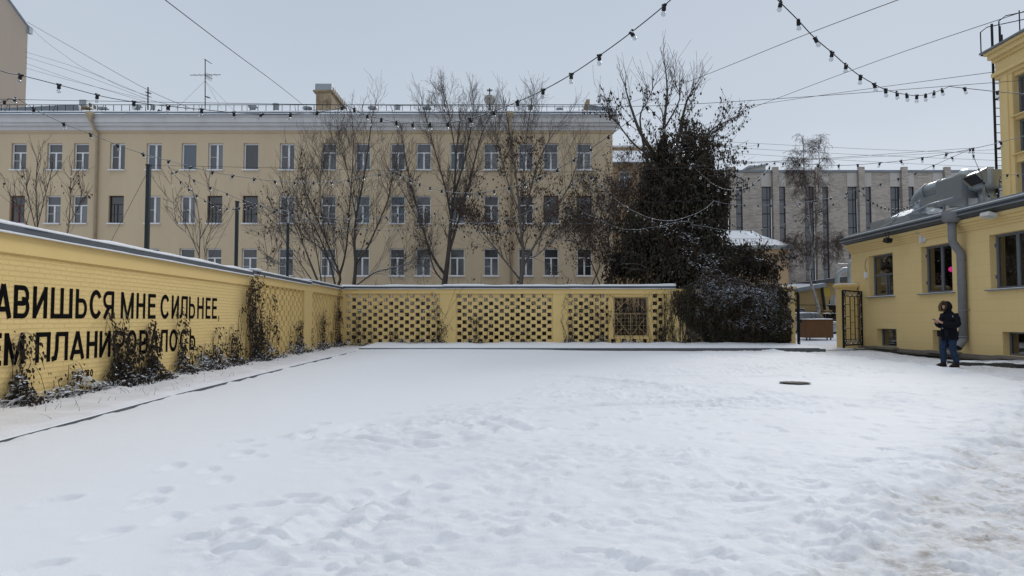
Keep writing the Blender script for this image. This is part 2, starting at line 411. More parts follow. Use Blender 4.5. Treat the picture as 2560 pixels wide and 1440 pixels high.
def make_courtyard():
    rs = random.Random(3)
    ys = [2.2]
    while ys[-1] < 35: ys.append(ys[-1] + max(.018, .0054*ys[-1]))
    ys = np.array(ys); xs = np.arange(-6.6, 17.2, .033)
    X, Y = np.meshgrid(xs, ys)
    H = fbm(X, Y, .35, 3, 1)*.05 + fbm(X, Y, 6, 3, 4)*.006
    edge = trample_edge(Y) + fbm(X, Y, .5, 3, 9)*2.2
    T = sstep(-.3, .7, X-edge)
    d, side = seg_dist(X, Y, RIDGE)
    d = np.abs(d + fbm(X, Y, 1.2, 2, 12)*.5)
    path = sstep(-.05, .35, side*d + .0)                      # beyond the ridge: packed path
    calm = sstep(.47, .60, vnoise(X*.33, Y*.33, 5, 8))*.75        # patches nobody walked on
    Tt = T*(1-path)
    amp = Tt*(1-calm)
    n1 = fbm(X, Y, 2.6, 4, 2, .55); n2 = fbm(X, Y, 5.5, 4, 6, .6)
    lump = np.abs(fbm(X+.3*n1, Y+.3*n2, 3.6, 4, 16, .55))
    wx = X + n1*.35; wy = Y + n2*.35
    ter = lambda q, e, w=.012: sstep(-w, w, q-e)
    t1 = vnoise(wx*2.3, wy*2.3, 91, 4); t2 = vnoise(wx*4.3, wy*4.3, 17, 33); t3 = vnoise(wx*1.1, wy*1.1, 3, 21)
    tread = .012*ter(t1,.42,.03) + .010*ter(t1,.62,.03) + .011*ter(t2,.45,.04) - .012*ter(t2,.68,.04) + .014*ter(t3,.5,.015)
    crumb = sstep(.66,.84,vnoise(X*13,Y*13,55,2))*.014 + sstep(.70,.86,vnoise(X*24,Y*24,8,71))*.008
    H += .5*amp*(n1*.03 + tread*1.9 + crumb*(.5+2.2*sstep(.45,.65,vnoise(X*1.3,Y*1.3,61,12))) + fbm(X,Y,16,3,90,.6)*.022 - lump*.02)
    H += Tt*fbm(X, Y, .9, 2, 31)*.04
    # trails of single prints over the smooth part
    pr = trail([(-2.9,3.3),(-2.3,4.2),(-2.5,6.0),(-2.35,8.0)], .45, rs)
    pr2 = trail([(-3.6,3.6),(-3.0,4.8),(-2.75,6.4),(-2.2,8.4),(-.5,10.6),(2.0,12.6)], .62, rs, .08)
    pr += trail([(-2.6,2.9),(-1.9,3.6),(-1.3,4.4),(-.6,5.6)], .4, rs)
    pr += trail([(-2.4,7.4),(-1.4,8.1),(.2,8.4),(2,9.2),(4,11)], .4, rs)
    pr += trail([(1.4,15.5),(4,16.2),(8,16),(10.5,17)], .4, rs)
    for cx, cy, r in ((-1.0,8.0,.85),(-.9,8.1,.6),(-1.4,4.5,.55)):
        pr += trail([(cx+r*math.cos(t), cy+r*.9*math.sin(t)) for t in np.linspace(0,6.0,24)], .3, rs, .05)
    stamps(X, Y, H, pr, .022, .15, .075)
    stamps(X, Y, H, pr2, .028, .17, .085)
    # the tramped part: prints in every direction
    k = 0; pts = []
    while len(pts) < 900 and k < 9000:
        k += 1
        x = rs.uniform(-2, 11); y = 2.6 + 22*rs.random()**1.7
        if x < float(trample_edge(np.array([y]))[0]) + .3*rs.random(): continue
        if abs(x) > y*.8: continue
        pts.append((x, y, rs.gauss(.9,.9)))
    stamps(X, Y, H, pts[:420], .017, .14, .06)
    stamps(X, Y, H, pts[420:], .007, .15, .06)
    # skid arcs
    for pl in ([(-2.2,7.6),(-1.7,8.6),(-.6,9.4),(1.4,10.1),(4,10.9)], [(-1.7,7.3),(-1.0,7.0),(-.2,7.4),(.2,8.0),(-.3,8.7)], [(.6,15.8),(2.2,14),(3,12.6)],
               [(1.3,16.2),(4.5,15.2),(7.5,15.4)], [(-1.25,4.0),(-1.1,4.9),(-.5,5.7),(.3,6.3)]):
        dd, sd = seg_dist(X, Y, pl); dd = dd + fbm(X,Y,3,2,20)*.1
        H += -.03*np.exp(-(dd/.09)**2) + .03*np.exp(-((dd-.19)/.07)**2)
    # the thrown-up ridge beside the cleared path
    rw = np.exp(-((d - .05)/.34)**2)
    bil = np.abs(fbm(X, Y, 2.2, 4, 40, .6)); bil2 = np.abs(fbm(X, Y, 6, 3, 44, .6))
    fade = .55 + .45*sstep(0, 1, (12-Y)/8)
    chunk = sstep(.42,.74,vnoise(wx*3.2,wy*3.2,40,2))*.06 + sstep(.46,.74,vnoise(wx*7.5,wy*7.5,44,9))*.042 + sstep(.5,.78,vnoise(X*15,Y*15,47,19))*.022 + sstep(.55,.8,vnoise(X*28,Y*28,12,49))*.010
    H += .52*rw*fade*(.03 + chunk)
    # packed path with soles and crumbs
    H += path*(-.045 + fbm(X, Y, 5, 4, 60, .7)*.035 + sstep(.6,.85,vnoise(X*14,Y*14,62,6))*.016 + sstep(.6,.85,vnoise(X*27,Y*27,2,66))*.009 + tread*.6)
    # drift against the far kerb on its left half, slope down by the cafe wall
    H += .085*sstep(26.3, 27.6, Y)*sstep(5.0, -1.0, X)
    H -= .10*sstep(12.5, 15.5, X)*sstep(31, 24, Y)
    rut = path*np.clip(fbm(X, Y, .9, 4, 70, .6)*1.5+.42, 0, 1)
    dirt = path*(.38 + 1.2*np.clip(fbm(X,Y,3.4,5,66,.8)*3.4+.22,0,1))
    dirt = dirt*(.45+.55*sstep(13, 6, Y)*sstep(0, 1.6, d)) + .06*Tt*np.clip(fbm(X,Y,1.7,4,69)*3,0,1) + rw*.12*np.clip(fbm(X,Y,3,3,73)*3,0,1)
    crumbs = path*np.clip((vnoise(X*9, Y*9, 81, 3)-.80)*8, 0, 1)*sstep(16, 6, Y)
    dirt = np.clip(dirt*.8 + crumbs*.6, 0, 1)
    H += .05*np.clip(fbm(X,Y,2.2,3,95)*2,-.2,1)*np.exp(-((X-np.interp(Y,[2,7.2,11.6,26.9],[-5.05,-5.4,-5.72,-6.22]))/.22)**2)*(X > -6.5)*(Y < 27); mhd = np.hypot((X-5.68)/1.3, (Y-13.2)/2.6); H = H*sstep(.35,1.0,mhd)
    nx, ny = len(xs), len(ys)
    V = np.stack([X, Y, H], -1).reshape(-1, 3).astype(np.float32)
    i = np.arange(ny-1)[:, None]*nx + np.arange(nx-1)[None, :]
    F = np.stack([i, i+1, i+nx+1, i+nx], -1).reshape(-1, 4)
    me = bpy.data.meshes.new("snow")
    me.vertices.add(len(V)); me.vertices.foreach_set('co', V.ravel())
    me.loops.add(F.size); me.loops.foreach_set('vertex_index', F.ravel().astype(np.int32))
    me.polygons.add(len(F)); me.polygons.foreach_set('loop_start', np.arange(0, F.size, 4, dtype=np.int32))
    me.polygons.foreach_set('use_smooth', np.ones(len(F), dtype=bool))
    at = me.attributes.new('dirt', 'FLOAT', 'POINT'); at.data.foreach_set('value', dirt.ravel().astype(np.float32))
    at = me.attributes.new('trodden', 'FLOAT', 'POINT'); at.data.foreach_set('value', np.clip(amp + path + rw*.8, 0, 1).ravel().astype(np.float32))
    me.update(calc_edges=True); me.validate()
    o = bpy.data.objects.new("snowy_courtyard", me); COL.objects.link(o)
    return o
def mk_snowground():
    m = bpy.data.materials.new('courtyard_snow'); m.use_nodes = True
    nt = m.node_tree; b = nt.nodes['Principled BSDF']; N = lambda t: nt.nodes.new(t); L = nt.links.new
    b.inputs['Roughness'].default_value = .7; b.inputs['Specular IOR Level'].default_value = .25
    at = N('ShaderNodeAttribute'); at.attribute_name = 'dirt'
    tcn = N('ShaderNodeTexCoord')
    nd = N('ShaderNodeTexNoise'); nd.inputs['Scale'].default_value = 19; nd.inputs['Detail'].default_value = 6; nd.inputs['Roughness'].default_value = .75
    L(tcn.outputs['Object'], nd.inputs['Vector'])
    mul = N('ShaderNodeMath'); mul.operation = 'MULTIPLY_ADD'; mul.inputs[1].default_value = 3.2; mul.inputs[2].default_value = -.85
    L(nd.outputs['Fac'], mul.inputs[0])
    m2 = N('ShaderNodeMath'); m2.operation = 'MULTIPLY'; m2.use_clamp = True; mul.use_clamp = True; L(mul.outputs[0], m2.inputs[0]); L(at.outputs['Fac'], m2.inputs[1])
    mx = N('ShaderNodeMix'); mx.data_type = 'RGBA'; L(m2.outputs[0], mx.inputs['Factor'])
    mx.inputs['A'].default_value = (.79,.80,.82,1); mx.inputs['B'].default_value = (.34,.305,.26,1)
    L(mx.outputs['Result'], b.inputs['Base Color'])
    n1 = N('ShaderNodeTexNoise'); n1.inputs['Scale'].default_value = 45; n1.inputs['Detail'].default_value = 6; n1.inputs['Roughness'].default_value = .7
    n2 = N('ShaderNodeTexNoise'); n2.inputs['Scale'].default_value = 300; n2.inputs['Detail'].default_value = 2
    L(tcn.outputs['Object'], n1.inputs['Vector']); L(tcn.outputs['Object'], n2.inputs['Vector'])
    b1 = N('ShaderNodeBump'); b1.inputs['Strength'].default_value = .3; b1.inputs['Distance'].default_value = .012; L(n1.outputs['Fac'], b1.inputs['Height'])
    b2 = N('ShaderNodeBump'); b2.inputs['Strength'].default_value = .25; b2.inputs['Distance'].default_value = .004; L(n2.outputs['Fac'], b2.inputs['Height'])
    # broken crust where people walked
    a2 = N('ShaderNodeAttribute'); a2.attribute_name = 'trodden'
    n5 = N('ShaderNodeTexNoise'); n5.inputs['Scale'].default_value = 9; n5.inputs['Detail'].default_value = 9; n5.inputs['Roughness'].default_value = .68; n5.inputs['Distortion'].default_value = .6
    L(tcn.outputs['Object'], n5.inputs['Vector'])
    rr = N('ShaderNodeValToRGB'); rr.color_ramp.elements[0].position = .40; rr.color_ramp.elements[1].position = .62
    for p_, v_ in ((.47,.35),(.50,.62),(.56,.68)): e_ = rr.color_ramp.elements.new(p_); e_.color = (v_,v_,v_,1)
    L(n5.outputs['Fac'], rr.inputs[0])
    ms = N('ShaderNodeMath'); ms.operation = 'MULTIPLY'; L(rr.outputs[0], ms.inputs[0]); L(a2.outputs['Fac'], ms.inputs[1])
    b3 = N('ShaderNodeBump'); b3.inputs['Strength'].default_value = .26; b3.inputs['Distance'].default_value = .03; L(ms.outputs[0], b3.inputs['Height'])
    L(b3.outputs[0], b1.inputs['Normal']); L(b1.outputs[0], b2.inputs['Normal']); L(b2.outputs[0], b.inputs['Normal'])
    return m
cy = make_courtyard(); cy.data.materials.append(mk_snowground()); struct(cy)

def snow_sheet(name, x0, x1, y0, y1, hf, step=.25, mat=None, ystep=None):
    xs = np.arange(x0, x1 + step*.5, step); ys = np.arange(y0, y1 + (ystep or step)*.5, ystep or step)
    X, Y = np.meshgrid(xs, ys); Z = hf(X, Y); nx = len(xs)
    V = np.stack([X,Y,Z],-1).reshape(-1,3).tolist()
    F = [(j*nx+i, j*nx+i+1, (j+1)*nx+i+1, (j+1)*nx+i) for j in range(len(ys)-1) for i in range(nx-1)]
    me = bpy.data.meshes.new(name); me.from_pydata(V, [], F); me.materials.append(mat or M['snow'])
    me.polygons.foreach_set('use_smooth', [True]*len(F)); me.update()
    o = bpy.data.objects.new(name, me); COL.objects.link(o); return struct(o)
g = MB(); g.quad((-900,-600,-.35),(900,-600,-.35),(900,1500,-.35),(-900,1500,-.35)); struct(g.build("ground", M['snow']))
# ground beyond and outside the courtyard
snow_sheet("yard", -60, 12.0, 31.5, 60, lambda X,Y: fbm(X,Y,.4,3,3)*.15-.05, .5)
snow_sheet("street", 11.5, 70, 34.6, 110, lambda X,Y: .30*sstep(41.5,46,Y)+fbm(X,Y,.9,3,8)*.07-.03, .35, mat=mk('trodden_snow', (.76,.79,.84), .8, var=.55, vscale=1.3, col2=(.55,.55,.57), bump=.4, bscale=12))
snow_sheet("foreground_snow", -20, 30, -14, 2.25, lambda X,Y: fbm(X,Y,1.2,3,5)*.05, .25)
# raised beds along both walls, their snow heaped against the masonry
def LW(y): return -7.2 - .0293*(y - 9.57)          # face of the left wall
KL = [(-5.05,2.0),(-5.4,7.2),(-5.72,11.6),(-6.22,26.9)]   # left kerb line
def bed_left():
    mb = MB(); ys = np.arange(2.0, 31.01, .12); n = 14
    for y in ys:
        xk = float(np.interp(y, [p[1] for p in KL], [p[0] for p in KL])) - .01
        if y > 26.9: xk = -6.0
        xw = LW(y) - .1
        for i in range(n):
            t = i/(n-1); x = lerp(xk, xw, t)
            z = .05 + .06*t*t + float(fbm(np.array([x]),np.array([y]),1.6,3,14)[0])*.09*min(1,t*4) + .03*max(0,(t-.7)/.3)*float(vnoise(np.array([y*1.1]),np.array([3.]))[0])
            if i == 0: z = .0
            mb.v.append((x, float(y), z))
    for j in range(len(ys)-1):
        for i in range(n-1): mb.f.append((j*n+i, (j+1)*n+i, (j+1)*n+i+1, j*n+i+1)); mb.m.append(0); mb.sm.append(True)
    return struct(mb.build("planting_bed", mk('bed_snow', (.80,.81,.85), .8, var=.6, vscale=1.6, col2=(.60,.57,.54), bump=.4, bscale=25)))
bed_left()
def bed_back():
    mb = MB(); xs = np.arange(-6.1, 12.7, .12); n = 14
    for x in xs:
        for i in range(n):
            t = i/(n-1); y = lerp(27.52, 31.1, t)
            z = .15 + .06*t + float(fbm(np.array([x]),np.array([y]),1.6,3,24)[0])*.12 + .05*max(0,(t-.7)/.3)*float(vnoise(np.array([x*1.3]),np.array([7.]))[0])
            if i == 0: z = .10
            mb.v.append((float(x), y, z))
    for j in range(len(xs)-1):
        for i in range(n-1): mb.f.append((j*n+i, (j+1)*n+i, (j+1)*n+i+1, j*n+i+1)); mb.m.append(0); mb.sm.append(True)
    struct(mb.build("planting_bed", M['snow']))
bed_back()
kb = MB(); kb.box(-6.15,27.38,-.2,12.35,27.5,.125); kb.box(12.23,27.5,-.2,12.35,29.6,.125)
kb.box(12.15,27.4,-.2,12.6,27.52,.09); struct(kb.build("kerb", M['kerb']))
kb = MB()
for (a, b) in zip(KL[:-1], KL[1:]): kb.bar((a[0]+.03,a[1],-.04),(b[0]+.03,b[1],-.04), .06, .14)
struct(kb.build("kerb", M['kerb']))

# ---------------------------------------------------------------- snow caps
def cap_strip(mb, a, b, w, h, rs, step=.18, up=.0, mat=0):
    """a rounded ridge of snow from a to b, w wide"""
    a = Vector(a); b = Vector(b); d = b-a; L = d.length; d.normalize()
    x = Vector((d.y,-d.x,0)).normalized(); n = max(2, int(L/step)); rings = []
    ph = rs.uniform(0,99)
    for i in range(n+1):
        p = a + d*(L*i/n); f = 1 + .45*(float(vnoise(np.array([ph+i*step*1.4]),np.array([2.5]))[0])-.5)*2
        e = .9 + .2*rs.random()
        hh = h*f
        prof = [(-.5*e,0),(-.47*e,.55),(-.3,.95),(0,1.05),(.3,.95),(.47*e,.55),(.5*e,0)]
        rings.append([p + x*(w*q) + Vector((0,0,hh*z+up)) for q, z in prof])
    mb.loft(rings, mat)
# ---------------------------------------------------------------- left wall with lettering
rs = random.Random(11)
def PL(y, z, out=0): return Vector((LW(y)+out, y, z))
SEC = [(3.5,19.3,2.62),(19.3,25.5,2.67),(25.5,31.6,2.73)]
wall_l = thing("brick_wall", "yellow brick wall with big black painted lettering on the left", "wall", (LW(17), 17, 0))
TH = .38
def lbox(mb, y0, y1, z0, z1, o0, o1, mat=0):
    """box along the left wall from y0 to y1, from o0 (behind the face) to o1 (in front)"""
    vs = []
    for z in (z0, z1):
        vs += [PL(y0,z,o0), PL(y0,z,o1), PL(y1,z,o1), PL(y1,z,o0)]
    mb.add([tuple(v) for v in vs], [(0,1,2,3)[::-1],(4,5,6,7),(0,1,5,4),(1,2,6,5),(2,3,7,6),(3,0,4,7)], mat)
mb = MB(); lbox(mb, 3.5, 19.3, -.3, 2.24, -TH, 0); mb.build("masonry", M['yel_brick_y'], wall_l)
mb = MB()
for y0, y1, h in SEC: lbox(mb, y0, y1, 2.24 if y0 < 10 else 2.33, h-.09, -TH-.01, .055)
lbox(mb, 19.95, 24.9, -.3, .13, -TH, .0); lbox(mb, 26.0, 31.0, -.3, .13, -TH, .0)
mb.build("frieze", M['yel_plain'], wall_l)
for y0, y1 in ((19.3,19.95),(24.9,26.0)):
    mb = MB(); lbox(mb, y0, y1, -.3, 2.33, -TH-.03, .09 if y0 < 20 else .05); mb.build("pillar", M['yel_brick_y'], wall_l)
for y0, y1, h in SEC:
    mb = MB(); lbox(mb, y0-.02, y1+.02, h-.09, h, -TH-.10, .15)
    c = mb.build("coping", M['coping'], wall_l)
    s_ = MB(); cap_strip(s_, PL(y0, h, -TH/2+.02), PL(y1+.03, h, -TH/2+.02), TH+.26, .075, rs)
    cap_strip(s_, PL(y0, h-.115, .13), PL(y1, h-.115, .13), .05, .03, rs)
    s_.build("snow_cap", M['snow'], c)
mb = MB(); cap_strip(mb, PL(19.05, 2.68, -.1), PL(19.75, 2.72, -.1), .6, .06, rs); mb.build("snow_lump", M['snow'], wall_l)
NR, PER, BR, Z0, RH = 13, .484, .294, .206, .1711
def lattice(mb, u0, u1, pos, holes=None):
    """stacked courses with a gap after every brick, shifted half a period from row to row"""
    for r in range(NR):
        z0 = Z0 + r*RH; off = 0 if r % 2 else PER/2
        u = u0 - PER + off
        while u < u1:
            a, b = max(u, u0), min(u+BR, u1)
            if b - a > .015:
                j = .006
                if holes and holes(a, b, z0): pass
                else: pos(mb, a, b, z0, z0+RH-.002, j*rs.uniform(-1,1))
            u += PER
def lpos(mb, a, b, z0, z1, j): lbox(mb, a, b, z0, z1, -.27+j, -.03+j)
for y0, y1 in ((19.95,24.9),(26.0,31.0)):
    mb = MB(); lattice(mb, y0, y1, lpos); lbox(mb, y0, y1, .13, Z0, -.27, -.02)
    mb.build("lattice_panel", M['yel_lat'], wall_l)

# lettering: strokes laid on the wall as painted sheets 4 mm proud
def stroke(mb, pts, w, mp, close=False):
    n = len(pts); L = []; Rr = []
    for i in range(n):
        if close: a, b, c = pts[(i-1) % n], pts[i], pts[(i+1) % n]
        else: a, b, c = pts[max(i-1,0)], pts[i], pts[min(i+1,n-1)]
        d1 = np.array(b)-np.array(a); d2 = np.array(c)-np.array(b)
        if np.linalg.norm(d1) < 1e-9: d1 = d2
        if np.linalg.norm(d2) < 1e-9: d2 = d1
        d1 = d1/np.linalg.norm(d1); d2 = d2/np.linalg.norm(d2)
        n1 = np.array((-d1[1], d1[0])); n2 = np.array((-d2[1], d2[0])); m = n1+n2; m = m/np.linalg.norm(m)
        k = w/2/max(.35, float(m.dot(n1)))
        L.append(np.array(b)+m*k); Rr.append(np.array(b)-m*k)
    for i in range(n if close else n-1):
        j = (i+1) % n
        mb.quad(mp(*Rr[i]), mp(*Rr[j]), mp(*L[j]), mp(*L[i]))
def arc(cx, cy, rx, ry, a0, a1, n=10):
    return [(cx+rx*math.cos(R(lerp(a0,a1,i/n))), cy+ry*math.sin(R(lerp(a0,a1,i/n)))) for i in range(n+1)]
def letter(ch, W, H, s):
    """strokes of one capital in a W x H box; returns (points, width, closed)"""
    h = s/2; t = s*.84; q = t/2; st = lambda x: ([(x,0),(x,H)], s, False)
    hb = lambda x0, x1, y: ([(x0,y),(x1,y)], t, False)
    if ch == 'А': return [([(h*.9,0),(W/2,H)], s, False), ([(W-h*.9,0),(W/2,H)], s, False), hb(W*.25,W*.75,H*.27)]
    if ch == 'В':
        r1 = H*.235; r2 = H*.255
        return [st(h), ([(h,H-q),(W*.5,H-q)]+arc(W*.58,H-q-r1+.0,W*.42-h-.01,r1,90,-90)+[(h,H-q-2*r1)], t, False),
                ([(W*.5,q+2*r2)]+arc(W*.58,q+r2,W*.42-h,r2,90,-90)+[(h,q)], t, False)]
    if ch == 'И': return [st(h), st(W-h), ([(h,s*.4),(W-h,H-s*.4)], s*.95, False)]
    if ch == 'Ш': return [st(h), st(W/2), st(W-h), hb(0,W,q)]
    if ch == 'Ь': r = H*.27; return [st(h), ([(h,2*r+q)]+arc(W*.55,q+r,W*.45-h,r,90,-90)+[(h,q)], t, False)]
    if ch == 'С': return [(arc(W/2,H/2,W/2-h,H/2-q,33,327,18), s, False)]
    if ch == 'О': return [(arc(W/2,H/2,W/2-h,H/2-q,0,342,19), s, True)]
    if ch == 'Я': r = H*.25; return [st(W-h), ([(W-h,H-q)]+arc(W*.45,H-q-r,W*.45-h,r,90,270)+[(W-h,H-q-2*r)], t, False), ([(h*1.1,0),(W*.55,H-q-2*r)], s, False)]
    if ch == 'М': return [st(h), st(W-h), ([(h*1.1,H-.01),(W/2,0)], s*.85, False), ([(W-h*1.1,H-.01),(W/2,0)], s*.85, False)]
    if ch == 'Н': return [st(h), st(W-h), hb(h,W-h,H*.53)]
    if ch == 'Е': return [st(h), hb(h,W,H-q), hb(h,W*.94,H*.53), hb(h,W,q)]
    if ch == 'П': return [st(h), st(W-h), hb(0,W,H-q)]
    if ch == 'Л': return [st(W-h), hb(W*.24,W,H-q), ([(W*.30,H-q),(W*.29,H*.4),(W*.22,H*.12),(0,q)], s*.95, False)]
    if ch == 'Р': r = H*.26; return [st(h), ([(h,H-q)]+arc(W*.55,H-q-r,W*.45-h,r,90,-90)+[(h,H-q-2*r)], t, False)]
    if ch == ',': return [([(W*.5,H*.13),(W*.5,0)], s, False), ([(W*.6,.0),(W*.4,-H*.13)], s*.55, False)]
    if ch == '2': return [(arc(W/2,H*.7,W/2-h,H*.3-q,165,-40,10)+[(h,q)], s, False), hb(0,W,q)]
    if ch == '6': return [(arc(W/2,H*.3,W/2-h,H*.3-q,0,342,14), s, True), ([(h,H*.3),(W*.6,H)], s, False)]
    if ch == '0': return [(arc(W/2,H/2,W/2-h,H/2-q,0,342,19), s, True)]
    if ch == '8': return [(arc(W/2,H*.27,W/2-h,H*.27-q,0,342,14), s, True), (arc(W/2,H*.75,W/2-h*1.2,H*.25-q,0,342,14), s, True)]
    if ch == '°': return [(arc(W/2,H*.82,W*.3,H*.14,0,330,10), s*.8, True)]
    if ch == 'Э': return [(arc(W/2,H/2,W/2-h,H/2-q,142,-142,18), s, False), hb(W*.3,W-h,H/2)]
    if ch == 'К': return [st(h), ([(h,H*.45),(W-h,H)], s, False), ([(W*.4,H*.6),(W-h*.6,0)], s, False)]
    return []
def y_of(px, out=0):
    c = (px-1280)/FPX/CP      # X = LW(y) = c*y (pitch folded in: y is depth on the ground plane)
    return (-7.2 + .0293*9.57)/(c + .0293)
def write_line(name, items, zb0, zb1, zt0, zt1, s):
    mb = MB(); ya = y_of(items[0][1]); yb = y_of(items[-1][2])
    for ch, p0, p1 in items:
        y0, y1 = y_of(p0), y_of(p1); W = y1-y0; t = ((y0+y1)/2-ya)/(yb-ya)
        zb = lerp(zb0, zb1, t); H = lerp(zt0, zt1, t)-zb
        for k_, (pts, w, cl) in enumerate(letter(ch, W, H, min(s, W*.36))): stroke(mb, pts, w, (lambda u, v, y0=y0, zb=zb, k_=k_: PL(y0+u, zb+v, .004+.0012*k_)), cl)
    return mb.build(name, M['black_paint'], wall_l)
write_line("lettering", [('А',-14,30),('В',35,75),('И',83,119),('Ш',128,182),('Ь',190,219),('С',225,256),('Я',258,286),('М',303,335),('Н',342,364),('Е',371,390),
    ('С',402,425),('И',430,448),('Л',450,470),('Ь',473,489),('Н',494,510),('Е',515,527),('Е',531,543),(',',545,551)], 1.305, 1.30, 1.79, 1.815, .086)
write_line("lettering", [('Е',-24,8),('М',15,65),('П',93,130),('Л',134,174),('А',179,215),('Н',220,247),('И',252,280),('Р',286,316),('О',320,345),('В',351,373),('А',377,399),('Л',400,422),('О',426,446),
    ('С',452,471),('Ь',476,491)], .64, .585, 1.10, 1.06, .086)
write_line("small_lettering", [('2',186,197),('6',197,207),('0',207,215),('°',216,222),('8',221,229),('0',231,238)], .30, .30, .43, .43, .026)
write_line("small_lettering", [('Э',283,288),('С',289,295),('К',295,303),('О',304,311),('Р',312,318)], .30, .30, .43, .43, .026)

# ---------------------------------------------------------------- back wall
YB = 31.0; TB = .38
wall_b = thing("lattice_wall", "long yellow brick wall with openwork lattice panels across the back", "wall", (3, YB, 0))
PANELS = [(-7.60,-3.28),(-2.55,1.86),(2.52,7.0),(7.9,12.25)]
PILL = [(-3.28,-2.55),(1.86,2.52),(7.0,7.9)]
HB = 2.76
mb = MB()
mb.box(-8.2,YB-.055,2.44,12.5,YB+TB,HB-.10); mb.box(-7.9,YB,-.2,12.5,YB+TB,Z0-.01)
mb.build("frieze", M['yel_plain'], wall_b)
for a, b in PILL:
    mb = MB(); mb.box(a,YB-.03,-.2,b,YB+TB-.03,2.44); mb.build("pillar", M['yel_brick_x'], wall_b)
mb = MB(); mb.box(-7.85,YB-.0,-.2,-7.6,YB+TB-.03,2.44); mb.build("pillar", M['yel_brick_x'], wall_b)
WX0, WX1, WZ0, WZ1 = 4.62, 6.22, .50, 2.30
def bpos(mb, a, b, z0, z1, j): mb.box(a, YB+.04+j, z0, b, YB+.165+j, z1)
for k, (a, b) in enumerate(PANELS):
    mb = MB()
    if k == 2:
        hl = lambda p, q, z: (q > WX0-.05 and p < WX1+.05 and z > WZ0-.22)
        lattice(mb, a, b, bpos, hl)
        mb.box(WX0-.22,YB+.02,WZ0-.12,WX0,YB+.27,2.44); mb.box(WX1,YB+.02,WZ0-.12,WX1+.2,YB+.27,2.44)
        mb.box(WX0,YB+.02,WZ0-.12,WX1,YB+.27,WZ0); mb.box(WX0,YB+.02,WZ1,WX1,YB+.27,2.44)
    else: lattice(mb, a, b, bpos)
    mb.build("lattice_panel", M['yel_lat'], wall_b)
# grille in the third panel
mb = MB(); yg = YB+.10; cr_ = mk('cream_grille_paint', (.50,.38,.19), .6, var=.5, vscale=6, col2=(.2,.13,.07))
for a, b in (((WX0+.02,WZ0+.03),(WX1-.02,WZ0+.03)),((WX0+.02,WZ1-.03),(WX1-.02,WZ1-.03)),((WX0+.04,WZ0),(WX0+.04,WZ1)),((WX1-.04,WZ0),(WX1-.04,WZ1))):
    mb.bar((a[0],yg,a[1]),(b[0],yg,b[1]),.06,.05)
fr = mb.build("grille", cr_, wall_b)
mb = MB(); xm = (WX0+WX1)/2; zm = 1.55
for a, b in (((xm,WZ0),(xm,zm)),((WX0+.05,zm),(WX1-.05,zm)),((xm-.03,WZ0+.03),(WX0+.1,1.42)),((xm+.03,WZ0+.03),(WX1-.15,1.32)),((WX0+.08,WZ0+.05),(xm-.32,.92)),((WX1-.08,WZ0+.05),(xm+.32,.95)),
             ((WX0+.12,1.66),(WX0+.34,1.88)),((WX0+.34,1.88),(WX0+.14,2.12)),((WX1-.12,1.66),(WX1-.38,1.92)),((WX1-.38,1.92),(xm+.08,2.2)),((xm-.08,2.2),(WX0+.34,1.88))):
    mb.bar((a[0],yg-.01,a[1]),(b[0],yg-.01,b[1]),.026,.02)
x = WX0+.2
while x < WX1-.1: mb.bar((x,yg+.02,WZ0),(x,yg+.02,zm),.010); x += .17
z = WZ0+.15
while z < zm: mb.bar((WX0+.05,yg+.02,z),(WX1-.05,yg+.02,z),.010); z += .17
mb.build("bars", cr_, fr)
for a, b, h in ((-7.75,-3.15,HB),(-3.15,2.6,HB+.015),(2.6,7.45,HB+.02)):
    mb = MB(); mb.box(a,YB-.14,h-.095,b,YB+TB+.1,h); c = mb.build("coping", M['coping'], wall_b)
    s_ = MB(); cap_strip(s_, (a,YB+.13,h), (b,YB+.13,h), TB+.24, .10, rs); cap_strip(s_, (a,YB-.12,h-.115), (b,YB-.12,h-.115), .05, .03, rs)
    s_.build("snow_cap", M['snow'], c)
mb = MB(); mb.box(12.25,YB-.05,-.2,12.88,YB+.6,2.66); pe = mb.build("end_pillar", M['yel_brick_x'], wall_b)
mb = MB(); mb.box(12.18,YB-.12,2.66,12.95,YB+.67,2.76); mb.build("cap_stone", M['yel_plain'], pe)
s_ = MB(); cap_strip(s_, (12.2,YB+.27,2.76),(12.93,YB+.27,2.76),.7,.06,rs); s_.build("snow_cap", M['snow'], pe)
# ---------------------------------------------------------------- buildings: shared pieces
def wall_open(mb, O, U, N, W, H, ops, depth, mat=0):
    """a wall sheet with openings and their reveals; O lower left, U along, N outward, V up"""
    O = Vector(O); U = Vector(U).normalized(); N = Vector(N).normalized(); V = Vector((0,0,1))
    us = sorted({0.0, W, *[o[0] for o in ops], *[o[2] for o in ops]}); vs = sorted({0.0, H, *[o[1] for o in ops], *[o[3] for o in ops]})
    p = lambda u, v, d=0: tuple(O + U*u + V*v - N*d)
    for i in range(len(us)-1):
        for j in range(len(vs)-1):
            cu = (us[i]+us[i+1])/2; cv = (vs[j]+vs[j+1])/2
            if any(o[0] < cu < o[2] and o[1] < cv < o[3] for o in ops): continue
            mb.quad(p(us[i],vs[j]), p(us[i+1],vs[j]), p(us[i+1],vs[j+1]), p(us[i],vs[j+1]), mat)
    for a, b, c, d in ops:
        mb.quad(p(a,b), p(a,d), p(a,d,depth), p(a,b,depth), mat); mb.quad(p(c,b), p(c,b,depth), p(c,d,depth), p(c,d), mat)
        mb.quad(p(a,d), p(c,d), p(c,d,depth), p(a,d,depth), mat); mb.quad(p(a,b), p(a,b,depth), p(c,b,depth), p(c,b), mat)
